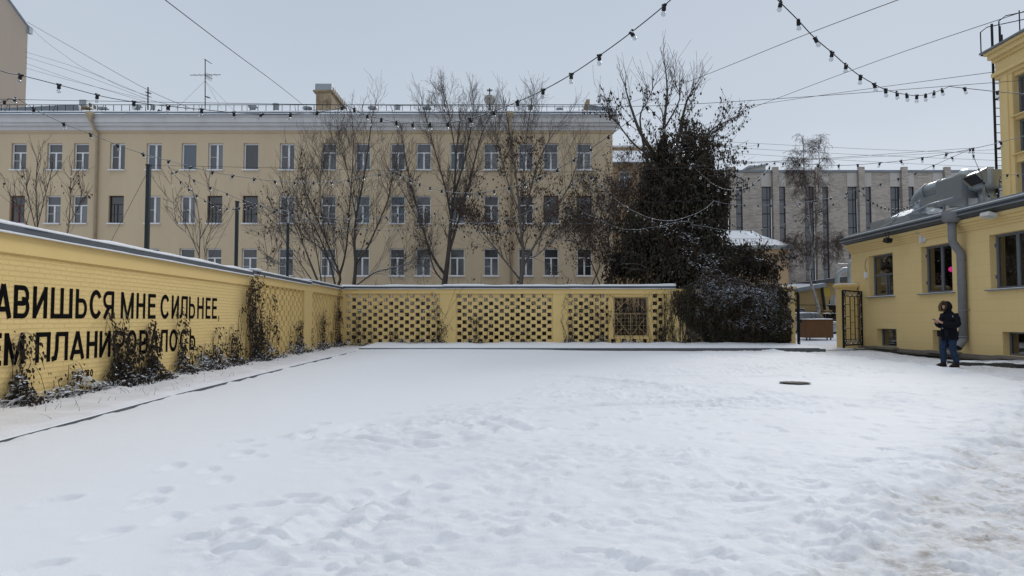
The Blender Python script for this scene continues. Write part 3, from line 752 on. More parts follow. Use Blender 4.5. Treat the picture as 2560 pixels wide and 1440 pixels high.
def frame_mesh(name, w, h, mat, fw=.07, verts=(), hors=(), th=.07, segs=()):
    """window frame: origin at the lower left of the opening, face towards -Y; verts (x, z0, z1), hors (z, x0, x1)"""
    mb = MB()
    mb.box(0,0,0,fw,th,h); mb.box(w-fw,0,0,w,th,h); mb.box(fw,0,h-fw,w-fw,th,h); mb.box(fw,0,0,w-fw,th,fw)
    for x, a, b, t in verts: mb.box(x-t/2,.004,a,x+t/2,th-.004,b)
    for z, a, b, t in hors: mb.box(a,.008,z-t/2,b,th-.008,z+t/2)
    return mb.mesh(name, mat)
def pane_mesh(name, w, h, mats, rects):
    mb = MB()
    for (x0, z0, x1, z1, k) in rects: mb.quad((x0,.04,z0),(x1,.04,z0),(x1,.04,z1),(x0,.04,z1),k)
    return mb.mesh(name, mats)
def sill_mesh(name, w, mat, snow=True, d=.16):
    mb = MB(); mb.box(-.05,-d,-.05,w+.05,.02,-.012)
    return mb.mesh(name, mat)
def sillsnow_mesh(w, d=.16, h=.05):
    mb = MB(); r = random.Random(int(w*999)); cap_strip(mb, (-.04,-d/2+.01,-.012), (w+.04,-d/2+.01,-.012), d*.95, h, r); return mb.mesh("sill_snow", M['snow'])

# ---------------------------------------------------------------- the long beige apartment house
FY = 42.8; RD = .16
sx = FY / (FPX*CP)
def FX(px): return P(px, 600, FY).x
def FZ(py): return P(1280, py, FY).z
apt = thing("apartment_house", "long four storey beige apartment house with rows of windows and a white cornice", "apartment building", (-14, FY, 0))
FX0, FX1 = FX(-420), FX(1533)
ztop = FZ(327)
cols = [-270,-180,-95,-20+60,130,197,288,380,468,535,624,715,820,905,993,1058,1143,1228,1315,1378,1461]
cols = [c for c in cols if c > -200]
rows = [(358,425),(489,559),(621,690),(752,822)]
WW = 38*sx; ops = []
wins = []
for r, (t, b) in enumerate(rows):
    for c, px in enumerate(cols):
        x0 = FX(px)-WW/2; z0 = FZ(b); z1 = FZ(t)
        ops.append((x0-FX0, z0+.4, x0-FX0+WW, z1+.4)); wins.append((r, px, x0, z0, z1))
mb = MB(); wall_open(mb, (FX0,FY,-.4), (1,0,0), (0,-1,0), FX1-FX0, ztop+.4, ops, .30)
D = 12
mb.quad((FX1,FY,-.4),(FX1,FY+D,-.4),(FX1,FY+D,ztop),(FX1,FY,ztop)); mb.quad((FX0,FY,-.4),(FX0,FY,ztop),(FX0,FY+D,ztop),(FX0,FY+D,-.4))
mb.quad((FX0,FY+D,-.4),(FX0,FY+D,ztop),(FX1,FY+D,ztop),(FX1,FY+D,-.4)); mb.build("wall", M['beige'], apt)
mb = MB()   # dark rooms behind the glass
mb.quad((FX0+.1,FY+.5,0),(FX1-.1,FY+.5,0),(FX1-.1,FY+.5,ztop-.5),(FX0+.1,FY+.5,ztop-.5)); mb.build("inner_wall", mk('dim_room', (.05,.048,.045), .9), apt)
# cornice: stepped mouldings
zc = FZ(295)
mb = MB()
for (o, z0, z1) in ((.10,ztop-.14,ztop-.02),(.22,ztop-.02,ztop+.22),(.42,ztop+.22,ztop+.40),(.56,ztop+.40,zc-.10),(.66,zc-.10,zc-.01)):
    mb.box(FX0-.05, FY-o, z0, FX1+min(o,.3), FY+.3, z1, 1 if z1 < ztop else 0)
mb.build("cornice", [M['cornice'], M['beige']], apt)
# roof: shallow snowy slope with a seam line of sheet metal along the eave
zr = P(1280, 271, FY+6.5).z
mb = MB()
n = 60
for i in range(n):
    xa = lerp(FX0, FX1, i/n); xb = lerp(FX0, FX1, (i+1)/n)
    mb.quad((xa,FY-.5,zc+.26),(xb,FY-.5,zc+.26),(xb,FY+6.5,zr),(xa,FY+6.5,zr)); mb.quad((xa,FY+6.5,zr),(xb,FY+6.5,zr),(xb,FY+D+.3,zc+.1),(xa,FY+D+.3,zc+.1))
mb.quad((FX1+.02,FY-.4,zc),(FX1+.02,FY+D,zc),(FX1+.02,FY+6.5,zr),(FX1+.02,FY-.4,zc+.2))
roof = mb.build("roof", M['snow'], apt)
mb = MB(); mb.box(FX0,FY-.55,zc+.10,FX1+.2,FY-.42,zc+.24); mb.box(FX0,FY-.74,zc-.008,FX1+.34,FY-.2,zc+.022); sub_ = mb.build("gutter", M['roofmetal'], roof)
s_ = MB(); cap_strip(s_, (FX0,FY-.62,zc+.024),(FX1+.25,FY-.62,zc+.024),.2,.07,rs,.5); s_.build("eave_snow", M['snow'], roof)
# railing along the eave
mb = MB(); yr = FY+.7; zr0 = zc+.45; zr1 = P(1280,262,yr).z
x = FX0
while x < FX1-.5:
    mb.bar((x,yr,zr0-.1),(x,yr,zr1),.03); x += .52
x = FX0+1
while x < FX1-.6: mb.bar((x,yr,zr1-.02),(x+.35,yr-.8,zr0-.2),.026); x += 3.1
for z in (zr1, zr0+.08): mb.bar((FX0,yr,z),(FX1-.4,yr,z),.035,.035)
mb.build("railing", M['wire'], roof)
# chimneys, vents, hatches
def chimney(px0, px1, pyt, Y0, Y1, zb, cap=True, body='chim', slots=True):
    x0 = P(px0,pyt,Y0).x; x1 = P(px1,pyt,Y0).x; zt = P(px0,pyt,Y0).z
    mb = MB(); hcap = .55 if cap else 0
    mb.box(x0+.05,Y0+.05,zb,x1-.05,Y1-.05,zt-hcap); mb.box(x0-.12,Y0-.1,zt-hcap,x1+.1,Y1+.05,zt-hcap+.1)
    c = mb.build("chimney", M[body], roof)
    if cap:
        mb = MB(); mb.box(x0,Y0,zt-hcap+.1,x1,Y1,zt); 
        y = Y0+.3
        while y < Y1-.4 and slots: mb.box(x1,y,zt-.34,x1+.015,y+.28,zt-.12,1); y += .5
        mb.build("vent_box", [M['zinc'], M['black_plain']], c)
    return c
chimney(788,829,209,44.6,48.6,14.2)
chimney(198,216,249,45.2,47.4,14.2)
mb = MB(); a = P(1455,276,45); b = P(1470,248,45)
mb.prism([(a.x,45,a.z-.4),(a.x+.5,45,a.z-.4),(b.x+.12,45,b.z),(b.x-.12,45,b.z)], (0,1.2,0)); mb.build("chimney", M['chim'], roof)
mb = MB(); a = P(1472,280,44.2); b = P(1532,292,44.2)
mb.prism([(a.x,44.2,a.z-.5),(b.x,44.2,b.z-.4),(b.x,44.2,P(0,272,44.2).z),(lerp(a.x,b.x,.3),44.2,P(0,264,44.2).z),(a.x,44.2,P(0,262,44.2).z)], (0,.25,0))
mb.build("parapet", M['roofmetal'], roof)
mb = MB(); q = [P(-30,272,44.0),P(-30,290,44.0),P(200,287,44.0),P(196,262,44.0),P(150,263,44.0)]
mb.prism([(p.x,44.0,p.z) for p in q], (0,.3,0)); mb.build("parapet", M['roofmetal'], roof)
for px, w, pt in ((258,12,268),(343,11,262),(382,7,263),(632,11,263),(690,10,260),(768,11,267),(931,11,266),(994,9,263),(1067,11,267),(1326,9,263),(1399,10,271)):
    Y = 45.5; b = P(px, pt+22, Y); zt = P(px,pt,Y).z; r = w*sx*.9; mb = MB()
    if w > 10: mb.lathe([(r*.7,b.z-.3),(r*.7,zt-.2),(r*1.25,zt-.16),(r*1.3,zt-.06),(r*.5,zt+.02)], (b.x,Y,0), 12)
    else: mb.lathe([(r*.85,b.z-.3),(r*.85,zt-.08),(r*1.05,zt-.07),(r*1.05,zt),(r*.9,zt+.01)], (b.x,Y,0), 12)
    mb.build("roof_vent", M['zinc'], roof)
for px in (398,1111):
    p = P(px,290,FY+.3); mb = MB(); mb.prism([(p.x-.3,FY+.2,p.z),(p.x+.3,FY+.2,p.z),(p.x,FY+.2,p.z+.42)], (0,.7,-.0)); mb.build("roof_hatch", M['wire'], roof)
# downpipes on the facade
for px in (236,1275):
    x = FX(px); mb = MB()
    mb.loft([[(x+a*w, FY-.42+b*w*.8-o, z) for a, b in ((-1,-1),(1,-1),(1,1),(-1,1))] for w, z, o in ((.20,FZ(289),.35),(.22,FZ(297),.35),(.10,FZ(305),.35),(.09,FZ(311),.3))], 0, False)
    mb.tube([(x,FY-.72,FZ(309)),(x+.04,FY-.45,FZ(324)),(x+.08,FY-.14,FZ(337)),(x+.08,FY-.12,0)], .085, 10)
    z = 1.0
    while z < ztop-1: mb.lathe([(.1,z),(.1,z+.06)],(x+.08,FY-.12,0),10); z += 1.35
    mb.build("downpipe", M['beige_pipe'], apt)
# windows
WH = [FZ(t)-FZ(b) for t, b in rows]
def win_set(kind, h, fm):
    w = WW
    f = .07; mid = w/2
    if kind == 'T':
        zt = h*.66
        fr = frame_mesh("window", w, h, fm, f, [(mid,f,zt,.10)], [(zt,f,w-f,.07)])
        rc = [(f,f,mid,zt,0),(mid,f,w-f,zt,1),(f,zt,w-f,h-f,2)]
    elif kind == 'TL':
        zt = h*.66
        fr = frame_mesh("window", w, h, fm, f, [(mid,f,zt,.10)], [(zt,f,w-f,.07),(h*.36,f,mid,.025)])
        rc = [(f,f,mid,zt,0),(mid,f,w-f,zt,1),(f,zt,w-f,h-f,2)]
    elif kind == 'TR':
        zt = h*.66
        fr = frame_mesh("window", w, h, fm, f, [(mid,f,zt,.10)], [(zt,f,w-f,.07),(h*.36,mid,w-f,.025)])
        rc = [(f,f,mid,zt,0),(mid,f,w-f,zt,1),(f,zt,w-f,h-f,2)]
    elif kind == '2':
        fr = frame_mesh("window", w, h, fm, .085, [(mid+.06,f,h-f,.12)], [(h*.5,f,mid,.022)])
        rc = [(f,f,mid+.06,h-f,0),(mid+.06,f,w-f,h-f,1)]
    elif kind == '1':
        fr = frame_mesh("window", w, h, fm, .08); rc = [(f,f,w-f,h-f,0)]
    else:
        zt = h*.7
        fr = frame_mesh("window", w, h, fm, .05, [(mid,f,zt,.05),(mid*.55,f,zt,.025)], [(zt,f,w-f,.05),(h*.35,f,w-f,.025)])
        rc = [(f,f,mid,zt,0),(mid,f,w-f,zt,1),(f,zt,w-f,h-f,2)]
    return fr, rc
cache = {}
sillm = sill_mesh("sill", WW, M['white_frame']); sillsn = sillsnow_mesh(WW)
kinds = {0:{40:'TL',130:'TR',197:'TL',288:'2',380:'2',468:'1',535:'2',624:'1',715:'2'},1:{40:'Tr',380:'2',468:'2',715:'2',288:'D',535:'D',624:'D',1378:'Db',1461:'D'},2:{},3:{}}
gl = ['g_dark','g_mid','g_blue','g_curt']
wr = random.Random(5)
for r, px, x0, z0, z1 in wins:
    k = kinds[r].get(px, wr.choice(['T','T','TL','TR']))
    fm = {'Tr':'red_frame','D':'dark_frame','Db':'red_frame'}.get(k,'white_frame')
    kk = 'T' if k == 'Tr' else ('D' if k in ('D','Db') else k)
    if r == 0: g3 = wr.choice([('g_mid','g_mid','g_mid'),('g_blue','g_mid','g_mid'),('g_mid','g_curt','g_mid'),('g_dark','g_mid','g_mid')])  # top row: paler pane colours stand in for reflected sky
    elif r == 1: g3 = ('g_dark','g_dark','g_dark') if k in ('D','Db','Tr') else wr.choice([('g_mid','g_blue','g_blue'),('g_dark','g_blue','g_mid'),('g_curt','g_mid','g_mid'),('g_dark','g_dark','g_mid')]) if px > 760 else wr.choice([('g_dark','g_curt','g_mid'),('g_mid','g_curt','g_mid')])
    else: g3 = wr.choice([('g_dark','g_dark','g_dark'),('g_dark','g_mid','g_dark'),('g_mid','g_dark','g_dark')])  # lower rows: darker pane colours imitate reflected trees and ground
    key = (kk, r, fm)
    if key not in cache: cache[key] = win_set(kk, z1-z0, M[fm])
    fr, rc = cache[key]
    w_ = put("window", fr, apt, (x0, FY+RD, z0))
    key2 = (kk, r, g3)
    if key2 not in cache: cache[key2] = pane_mesh("pane", WW, z1-z0, [M[g] for g in g3], rc)
    sub("pane", cache[key2], w_); sub("sill", sillm, w_).location = (0,-RD,0); sub("sill_snow", sillsn, w_).location = (0,-RD,0)

# roof gear standing on the house
def mast(name, label, cat, px, pyt, pyb, Y, arms, r=.035):
    b = P(px, pyb, Y); t = P(px, pyt, Y)
    o = thing(name, label, cat, (b.x, Y, b.z-.2)); mb = MB(); mb.tube([(b.x,Y,b.z-.2),(t.x,Y,t.z)], r, 6); mb.build("mast", M['wire'], o)
    for (pa, pb, ta) in arms:
        mb = MB(); A = P(*pa, Y-ta); B = P(*pb, Y+ta); mb.tube([A,B], .022, 5)
        d = B-A
        for k in range(1, 6):
            q = A + d*(k/6); n = Vector((0,0,1)) if ta > .5 else Vector((0,1,0)); mb.tube([q-n*.22,q+n*.22], .012, 4)
        mb.build("antenna_arm", M['wire'], o)
    return o
am = mast("antenna_mast", "tall thin television antenna mast on the snowy roof", "antenna", 513, 148, 285, 46, [((511,148),(529,159),.5),((475,188),(552,187),.1),((512,188),(531,197),.6),((513,242),(525,244),.1)])
mb = MB(); b = P(513,202,46)
for px, Y in ((430,45),(590,45),(560,48)): mb.tube([b, P(px,282,Y)], .008, 3)
mb.build("guy_wire", M['wire'], am)
mast("wire_post", "short wooden wire post with insulators on the roof", "post", 370, 218, 284, 46, [((364,231),(378,233),.1),((366,238),(377,243),.3)], .05)
dp = P(1224,236,45); do = thing("satellite_dish", "round pale satellite dish on a pole at the roof edge", "satellite dish", (dp.x,45,dp.z-1.6))
mb = MB(); mb.tube([(dp.x,45.05,dp.z-1.6),(dp.x,45.05,P(1224,220,45).z)], .04, 6); mb.bar((dp.x-.2,45.05,dp.z+.32),(dp.x+.2,45.05,dp.z+.32),.05); mb.bar((dp.x-.16,45.05,dp.z+.25),(dp.x+.16,45.05,dp.z+.25),.04); mb.build("pole", M['wire'], do)
mb = MB(); c = P(1224,251,45); rr = .36
mb.lathe([(.001,.10),(rr*.5,.075),(rr*.85,.02),(rr,-.03),(rr,-.05),(rr*.8,.0),(.001,.06)], (c.x,44.9,c.z), 24, axis='y'); mb.build("dish", mk('dish_paint', (.42,.40,.36), .6, var=.4), do)
mb = MB(); mb.tube([(c.x,44.9,c.z-rr),(c.x,44.55,c.z-.05)], .015, 4); mb.sphere((c.x,44.52,c.z-.02), .05); mb.build("receiver_arm", M['wire'], do)

# ---------------------------------------------------------------- gable house at the left edge
GY = 56.0
gh = thing("gable_house", "tall pale plastered gable wall rising behind the beige house at the left edge", "building", (P(-150,300,GY).x, GY, 0))
a = P(63,280,GY); xe = a.x; ze = P(66,62,GY).z; slope = (62-(-8))/(66-14)
xl = xe - 14; zt = ze + 14*slope*.95
mb = MB(); prof = [(xl,GY,-.3),(xe,GY,-.3),(xe,GY,ze),(xe-7,GY,ze+7*slope),(xl,GY,ze)]
OFS = (xe*9/GY-1.2, 9, 0); mb.prism(prof, OFS); mb.build("wall", M['beige2'], gh)
mb = MB(); e = .35
mb.prism([(xe+e,GY-.3,ze-e*slope),(xe-7,GY-.3,ze+7*slope+.05),(xe-7,GY-.3,ze+7*slope+.25),(xe+e,GY-.3,ze-e*slope+.16)], (OFS[0]*1.06,9.6,0))
mb.prism([(xl-e,GY-.3,ze-e*slope),(xe-7,GY-.3,ze+7*slope+.05),(xe-7,GY-.3,ze+7*slope+.25),(xl-e,GY-.3,ze-e*slope+.16)], (OFS[0]*1.06,9.6,0))
mb.box(xe+.0,GY-.2,ze-.75,xe+.28,GY+.2,ze-.2)
mb.build("roof", M['roofmetal'], gh)

# ---------------------------------------------------------------- house behind the right end of the facade
BY = 56.0
bh = thing("rear_house", "ochre house with a snowy lean-to roof between the beige facade and the ivy", "building", (P(1550,600,BY).x, BY, 0))
x0 = P(1480,400,BY).x; x1 = P(1660,400,BY).x
mb = MB()
zt = P(1540,350,BY).z; zl = P(1540,407,BY).z
wx = P(1549,445,BY)
wall_open(mb, (x0,BY,-.3), (1,0,0), (0,-1,0), x1-x0, zl+.3, [(P(1545,0,BY).x-x0, P(0,468,BY).z+.3, P(1572,0,BY).x-x0, P(0,428,BY).z+.3)], .2)
mb.box(x0,BY+2.5,zl-.5,x1,BY+9,zt); mb.quad((x1,BY,-.3),(x1,BY+9,-.3),(x1,BY+9,zl),(x1,BY,zl)); mb.build("wall", mk('dull_ochre_render', (.38,.28,.17), .9, var=.4), bh)
mb = MB(); mb.box(x0,BY+2.3,zt,x1+.2,BY+9,zt+.12); mb.box(x0,BY+2.44,zt-.75,x1,BY+2.5,zt-.6)
mb.build("cornice", M['cornice'], bh)
mb = MB(); zb = P(1540,376,BY+2.4).z
mb.quad((x0,BY-.4,zl),(x1+.3,BY-.4,zl),(x1+.3,BY+2.45,zb),(x0,BY+2.45,zb)); mb.quad((x0,BY+2.3,zt+.13),(x1+.2,BY+2.3,zt+.13),(x1+.2,BY+9,zt+1.0),(x0,BY+9,zt+1.0)); mb.build("roof", M['snow'], bh)
mb = MB(); mb.box(x0,BY-.45,zl-.14,x1+.3,BY-.35,zl-.01); mb.build("gutter", M['roofmetal'], bh)
w = P(1572,0,BY).x-P(1545,0,BY).x; h = P(0,428,BY).z-P(0,468,BY).z
w_ = put("window", frame_mesh("window", w, h, M['white_frame'], .07, [(w/2,0,h,.08)], []), bh, (P(1545,0,BY).x, BY+.12, P(0,468,BY).z))
sub("pane", pane_mesh("pane", w, h, [M['g_mid']], [(0,0,w,h,0)]), w_)

# ---------------------------------------------------------------- grey brick hall
HY = 62.0
hall = thing("brick_hall", "grey brick hall with tall narrow window pairs behind the birch", "building", (P(2200,600,HY).x, HY, 0))
hx0 = P(1700,600,HY).x; hx1 = P(2700,600,HY).x; ht = P(2200,430,HY).z
zb = P(2200,702,HY).z; zt = P(2200,466,HY).z
pairs = []
px = 1724.0
while px < 2660: pairs.append(px); px += 107.6
ops = []
for pc in pairs:
    for a, b in ((-33,-8),(8,26)): ops.append((P(pc+a,600,HY).x-hx0, zb+.4, P(pc+b,600,HY).x-hx0, zt+.4))
mb = MB(); wall_open(mb, (hx0,HY,-.4), (1,0,0), (0,-1,0), hx1-hx0, ht+.4, ops, .16)
mb.quad((hx0,HY,-.4),(hx0,HY,ht),(hx0,HY+14,ht),(hx0,HY+14,-.4)); mb.quad((hx0,HY,ht),(hx1,HY,ht),(hx1,HY+14,ht),(hx0,HY+14,ht)); mb.quad((hx1,HY,-.4),(hx1,HY+14,-.4),(hx1,HY+14,ht),(hx1,HY,ht))
mb.build("wall", M['greybrick'], hall)
mb = MB(); mb.box(hx0-.1,HY-.14,ht-.02,hx1+.1,HY+14.1,ht+.16); mb.build("roof_edge", M['roofmetal'], hall)
for pc in pairs:
    mb = MB(); x = P(pc,600,HY).x; mb.box(x-.27,HY-.30,-.3,x+.27,HY-.005,ht+.42); mb.build("fin", M['greybrick'], hall)
    for a, b in ((-34,-8.6),(8.6,27)):
        mb = MB(); mb.box(P(pc+a,600,HY).x,HY-.03,zt-.02,P(pc+b,600,HY).x,HY+.1,ht-.03); mb.build("concrete_panel", M['concrete'], hall)
        w = P(pc+b,600,HY).x-P(pc+a,600,HY).x-.05; h = zt-zb
        key = ('hall', a)
        if key not in cache:
            hs = []; z = 1.05
            while z < h-.3: hs.append((z,0,w,.09)); z += 1.28
            cache[key] = (frame_mesh("window", w, h, M['navy_frame'], .09, [(w*.62,0,h,.05)] if a < 0 else [], hs), pane_mesh("pane", w, h, [M['g_grey']], [(0,0,w,h,0)]))
        w_ = put("window", cache[key][0], hall, (P(pc+a,600,HY).x+.02, HY+.09, zb)); sub("pane", cache[key][1], w_)
hb = P(1872,432,HY+3); he = P(1914,416,HY+3)
mb = MB(); mb.box(hb.x,HY+3,ht,he.x,HY+5.5,he.z+.1); mb.prism([(hb.x-.3,HY+2.8,he.z-.3),(he.x+.2,HY+2.8,he.z+.1),(he.x+.2,HY+2.8,he.z+.25),(hb.x-.3,HY+2.8,he.z-.15)], (0,3,0), 1); mb.build("roof_cabin", [M['greybrick'], M['roofmetal']], hall)

# ---------------------------------------------------------------- peach house with a snowy roof
PY = 50.0
ph = thing("peach_house", "small peach house with a snowy hipped roof behind the ivy", "building", (P(1880,700,PY).x, PY, 0))
x0 = P(1770,700,PY).x; x1 = P(1971,700,PY).x; ze = P(1900,618,PY).z
mb = MB(); mb.box(x0,PY,-.3,x1,PY+8,ze); mb.build("wall", M['peach'], ph)
mb = MB(); mb.box(x0-.3,PY-.4,ze-.02,x1+.22,PY+8.3,ze+.10); mb.box(x0-.2,PY-.3,ze-.14,x1+.12,PY+8.2,ze-.02); mb.build("eave", M['zinc_plain'], ph)
rx = P(1862,580,PY+4).x; rz = P(1862,576,PY+4).z
mb = MB(); z0 = ze+.11
mb.poly([(x0-.3,PY-.4,z0),(x1+.2,PY-.4,z0),(rx,PY+4,rz),(x0+2,PY+4,rz)]); mb.poly([(x1+.2,PY-.4,z0),(x1+.2,PY+8.3,z0),(rx,PY+4,rz)]); mb.poly([(x1+.2,PY+8.3,z0),(x0-.3,PY+8.3,z0),(x0+2,PY+4,rz),(rx,PY+4,rz)]); mb.poly([(x0-.3,PY+8.3,z0),(x0-.3,PY-.4,z0),(x0+2,PY+4,rz)])
rf = mb.build("roof", M['snow'], ph)
mb = MB(); x = x0
while x < x1-1: mb.bar((x,PY+.1,z0),(x,PY+.1,z0+.52),.02); x += .3
mb.bar((x0,PY+.1,z0+.52),(x1-1,PY+.1,z0+.52),.025); mb.build("railing", M['wire'], rf)
mb = MB(); q = [P(1862,582,PY+3),P(1880,576,PY+3),P(1925,600,PY+1.2),P(1898,604,PY+1.2)]
mb.prism([tuple(p) for p in q], (0,.4,-.25)); mb.build("dormer", M['roofmetal'], rf)
mb = MB(); p = P(1903,622,PY); mb.tube([(p.x,PY-.4,ze),(p.x,PY-.12,ze-.7),(p.x,PY-.12,0)], .1, 8); mb.build("downpipe", M['peach'], ph)

# ---------------------------------------------------------------- low sheds past the gate
SY = 56.0
sh = thing("shed", "low dull yellow shed with a dark sloping roof beyond the gate", "shed", (P(2090,760,SY).x, SY, .3))
x0 = P(2042,760,SY).x; x1 = P(2180,760,SY).x
mb = MB(); mb.prism([(x0,SY,0),(x1,SY,0),(x1,SY,P(0,697,SY).z),(x0,SY,P(0,707,SY).z)], (0,4,0)); mb.build("wall", M['yel_dark'], sh)
mb = MB(); a = P(2030,707,SY); b = P(2185,686,SY); mb.prism([(a.x,SY-.7,a.z-.12),(b.x,SY-.7,b.z-.4),(b.x,SY-.7,b.z+.15),(a.x,SY-.7,a.z+.16)], (0,5,0)); mb.build("roof", mk('dark_shed_roof', (.07,.07,.075), .7, snow=.5), sh)
mb = MB(); p = P(2067,730,SY-.06); mb.quad((p.x-.3,SY-.01,p.z-.35),(p.x+.3,SY-.01,p.z-.35),(p.x+.3,SY-.01,p.z+.35),(p.x-.3,SY-.01,p.z+.35)); mb.build("notice_board", mk('yellow_notice', (.45,.33,.06), .6), sh)
sh2 = thing("shed", "lower ochre shed with a snowy grey roof left of the birch", "shed", (P(2000,760,SY).x, SY-1, .3))
x0 = P(1900,760,SY).x; x1 = P(2046,760,SY).x
mb = MB(); mb.prism([(x0,SY-1,0),(x1,SY-1,0),(x1,SY-1,P(0,722,SY).z),(x0,SY-1,P(0,733,SY).z)], (0,3.6,0)); mb.build("wall", M['yel_dark'], sh2)
mb = MB(); a = P(1900,742,SY); b = P(2044,716,SY); mb.prism([(a.x,SY-1.5,a.z-.1),(b.x,SY-1.5,b.z-.1),(b.x,SY-1.5,b.z+.2),(a.x,SY-1.5,a.z+.2)], (0,5,.3)); mb.build("roof", M['roofmetal'], sh2)

# ---------------------------------------------------------------- yellow cafe building on the right
CX = 15.8
caf = thing("cafe_building", "low yellow rendered building with grey windows along the right side", "building", (CX, 20, 0))
CY0, CY1 = 5.0, 31.6; CZ = 4.62
YW = [(28.14,30.04),(24.35,26.18),(20.5,22.42),(16.7,18.6),(12.9,14.8),(9.1,11.0)]
WZB, WZT = 2.27, 4.06
YB_ = [(28.0,29.5),(24.1,25.6),(20.4,21.95),(16.6,18.1),(12.8,14.3),(9.0,10.5)]
ops = [(CY1-b, WZB+.5, CY1-a, WZT+.5) for a, b in YW] + [(CY1-b, .13+.5, CY1-a, .88+.5) for a, b in YB_]
mb = MB(); wall_open(mb, (CX,CY1,-.5), (0,-1,0), (-1,0,0), CY1-CY0, CZ+.5, ops, .34)
mb.quad((CX,CY1,-.5),(CX,CY1,CZ),(CX+9,CY1,CZ),(CX+9,CY1,-.5)); mb.quad((CX,CY0,-.5),(CX+9,CY0,-.5),(CX+9,CY0,CZ),(CX,CY0,CZ))
mb.quad((CX+9,CY0,-.5),(CX+9,CY1,-.5),(CX+9,CY1,CZ),(CX+9,CY0,CZ)); mb.build("wall", M['yel_block'], caf)
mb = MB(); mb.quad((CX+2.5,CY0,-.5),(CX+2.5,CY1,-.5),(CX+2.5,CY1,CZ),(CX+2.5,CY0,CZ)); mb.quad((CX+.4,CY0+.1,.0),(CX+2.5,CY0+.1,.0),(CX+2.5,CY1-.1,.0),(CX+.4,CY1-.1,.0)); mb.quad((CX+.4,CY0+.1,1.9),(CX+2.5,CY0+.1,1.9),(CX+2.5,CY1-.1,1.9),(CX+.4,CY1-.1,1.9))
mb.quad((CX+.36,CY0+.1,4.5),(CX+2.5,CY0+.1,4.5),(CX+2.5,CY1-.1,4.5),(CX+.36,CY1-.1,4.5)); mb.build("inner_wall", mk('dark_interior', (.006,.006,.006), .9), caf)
mb = MB(); mb.box(CX-.07,CY0,-.5,CX-.004,CY1+.06,.09)
for a, b in YB_: mb.box(CX-.20,a-.15,.03,CX-.004,b+.15,.125)
mb.build("plinth", M['plinth'], caf)
mb = MB()
for o, z0, z1 in ((.05,4.33,4.42),(.10,4.42,4.50),(.16,4.50,4.60),(.24,4.60,4.72)): mb.box(CX-o,CY0,z0,CX+.2,CY1+o*.3,z1)
mb.build("cornice", M['yel_smooth'], caf)
mb = MB()
mb.prism([(CX-.42,CY0,4.82),(CX-.42,CY0,5.02),(CX-.30,CY0,5.06),(CX+9.2,CY0,6.5),(CX+9.2,CY0,6.3),(CX-.2,CY0,4.73)], (0,CY1+.08-CY0,0)); rf = mb.build("roof", mk('dark_roof_fascia', (.085,.095,.11), .5, var=.3, metal=.2), caf)
mb = MB(); mb.prism([(CX-.28,CY0,5.075),(CX+9.2,CY0,6.51),(CX+9.2,CY0,6.56),(CX-.28,CY0,5.11)], (0,CY1+.06-CY0,0)); mb.build("roof_snow", M['snow'], rf)
mb = MB(); mb.box(CX-.48,CY0,4.84,CX-.425,CY1+.1,4.875); mb.box(CX-.46,CY0,4.98,CX-.425,CY1+.1,5.025); mb.box(CX-.1,CY0,5.1,CX-.04,CY1,5.20); mb.build("gutter", M['zinc_plain'], rf)
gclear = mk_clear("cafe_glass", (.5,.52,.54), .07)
def cafe_win(y0, y1, z0, z1, kind):
    w = y1-y0; h = z1-z0; f = .08
    if kind == 'A': fr = frame_mesh("window", w, h, M['grey_frame'], f, [(w*.52,f,h*.5,.06),(w*.62,f,h*.5,.03)], [(h*.52,f,w-f,.07)])
    elif kind == 'S': fr = frame_mesh("window", w, h, M['grey_frame'], .06)
    else: fr = frame_mesh("window", w, h, M['grey_frame'], f, [(w*.5,f,h-f,.13)], [])
    o = put("window", fr, caf, (CX+.22, y1, z0), R(-90))
    sub("pane", pane_mesh("pane", w, h, [gclear], [(.03,.03,w-.03,h-.03,0)]), o)
    if kind != 'S':
        mb = MB(); mb.box(-.14,-.34,-.05,w+.14,.02,-.012); sub("sill", mb.mesh("sill", M['zinc_plain']), o)
        s_ = MB(); cap_strip(s_, (-.12,-.18,-.012),(w+.12,-.18,-.012),.28,.02,rs); sub("sill_snow", s_.mesh("sill_snow", M['snow']), o)
    if kind == 'B':
        mb = MB()
        for z in (.35, h-.4): mb.box(-.04,-.05,z,.01,.0,z+.12)
        sub("hinge", mb.mesh("hinge", M['grey_frame']), o)
    return o
for i, (a, b) in enumerate(YW): cafe_win(a, b, WZB, WZT, 'A' if i == 0 else 'B')
for a, b in YB_: cafe_win(a, b, .13, .88, 'S')
# big downpipe
mb = MB(); y = 23.65
mb.lathe([(.20,4.66),(.30,4.74),(.31,4.98),(.31,5.02),(.26,5.02)], (CX-.42,y,0), 14); mb.tube([(CX-.42,y,4.75),(CX-.42,y,4.1),(CX-.40,y,3.95),(CX-.17,y-.02,3.62),(CX-.15,y-.02,3.45),(CX-.15,y-.02,.62)], .135, 14)
dpp = mb.build("downpipe", M['grey_pipe'], caf)
mb = MB(); mb.tube([(CX-.15,y-.02,.63),(CX-.17,y-.03,.55),(CX-.42,y-.12,.30)], [.135,.135,.13], 14, cap=False); mb.tube([(CX-.41,y-.115,.31),(CX-.33,y-.085,.39)], [.128,.05], 12, 1); mb.build("spout", [M['grey_pipe'], M['black_plain']], dpp)
mb = MB()
for z in (.66,1.55,2.5,3.35): mb.lathe([(.142,z),(.148,z+.02),(.142,z+.045)], (CX-.15,y-.02,0), 14)
mb.bar((CX-.15,y-.2,1.62),(CX,y-.2,1.62),.02); mb.build("pipe_clamp", M['grey_pipe'], dpp)
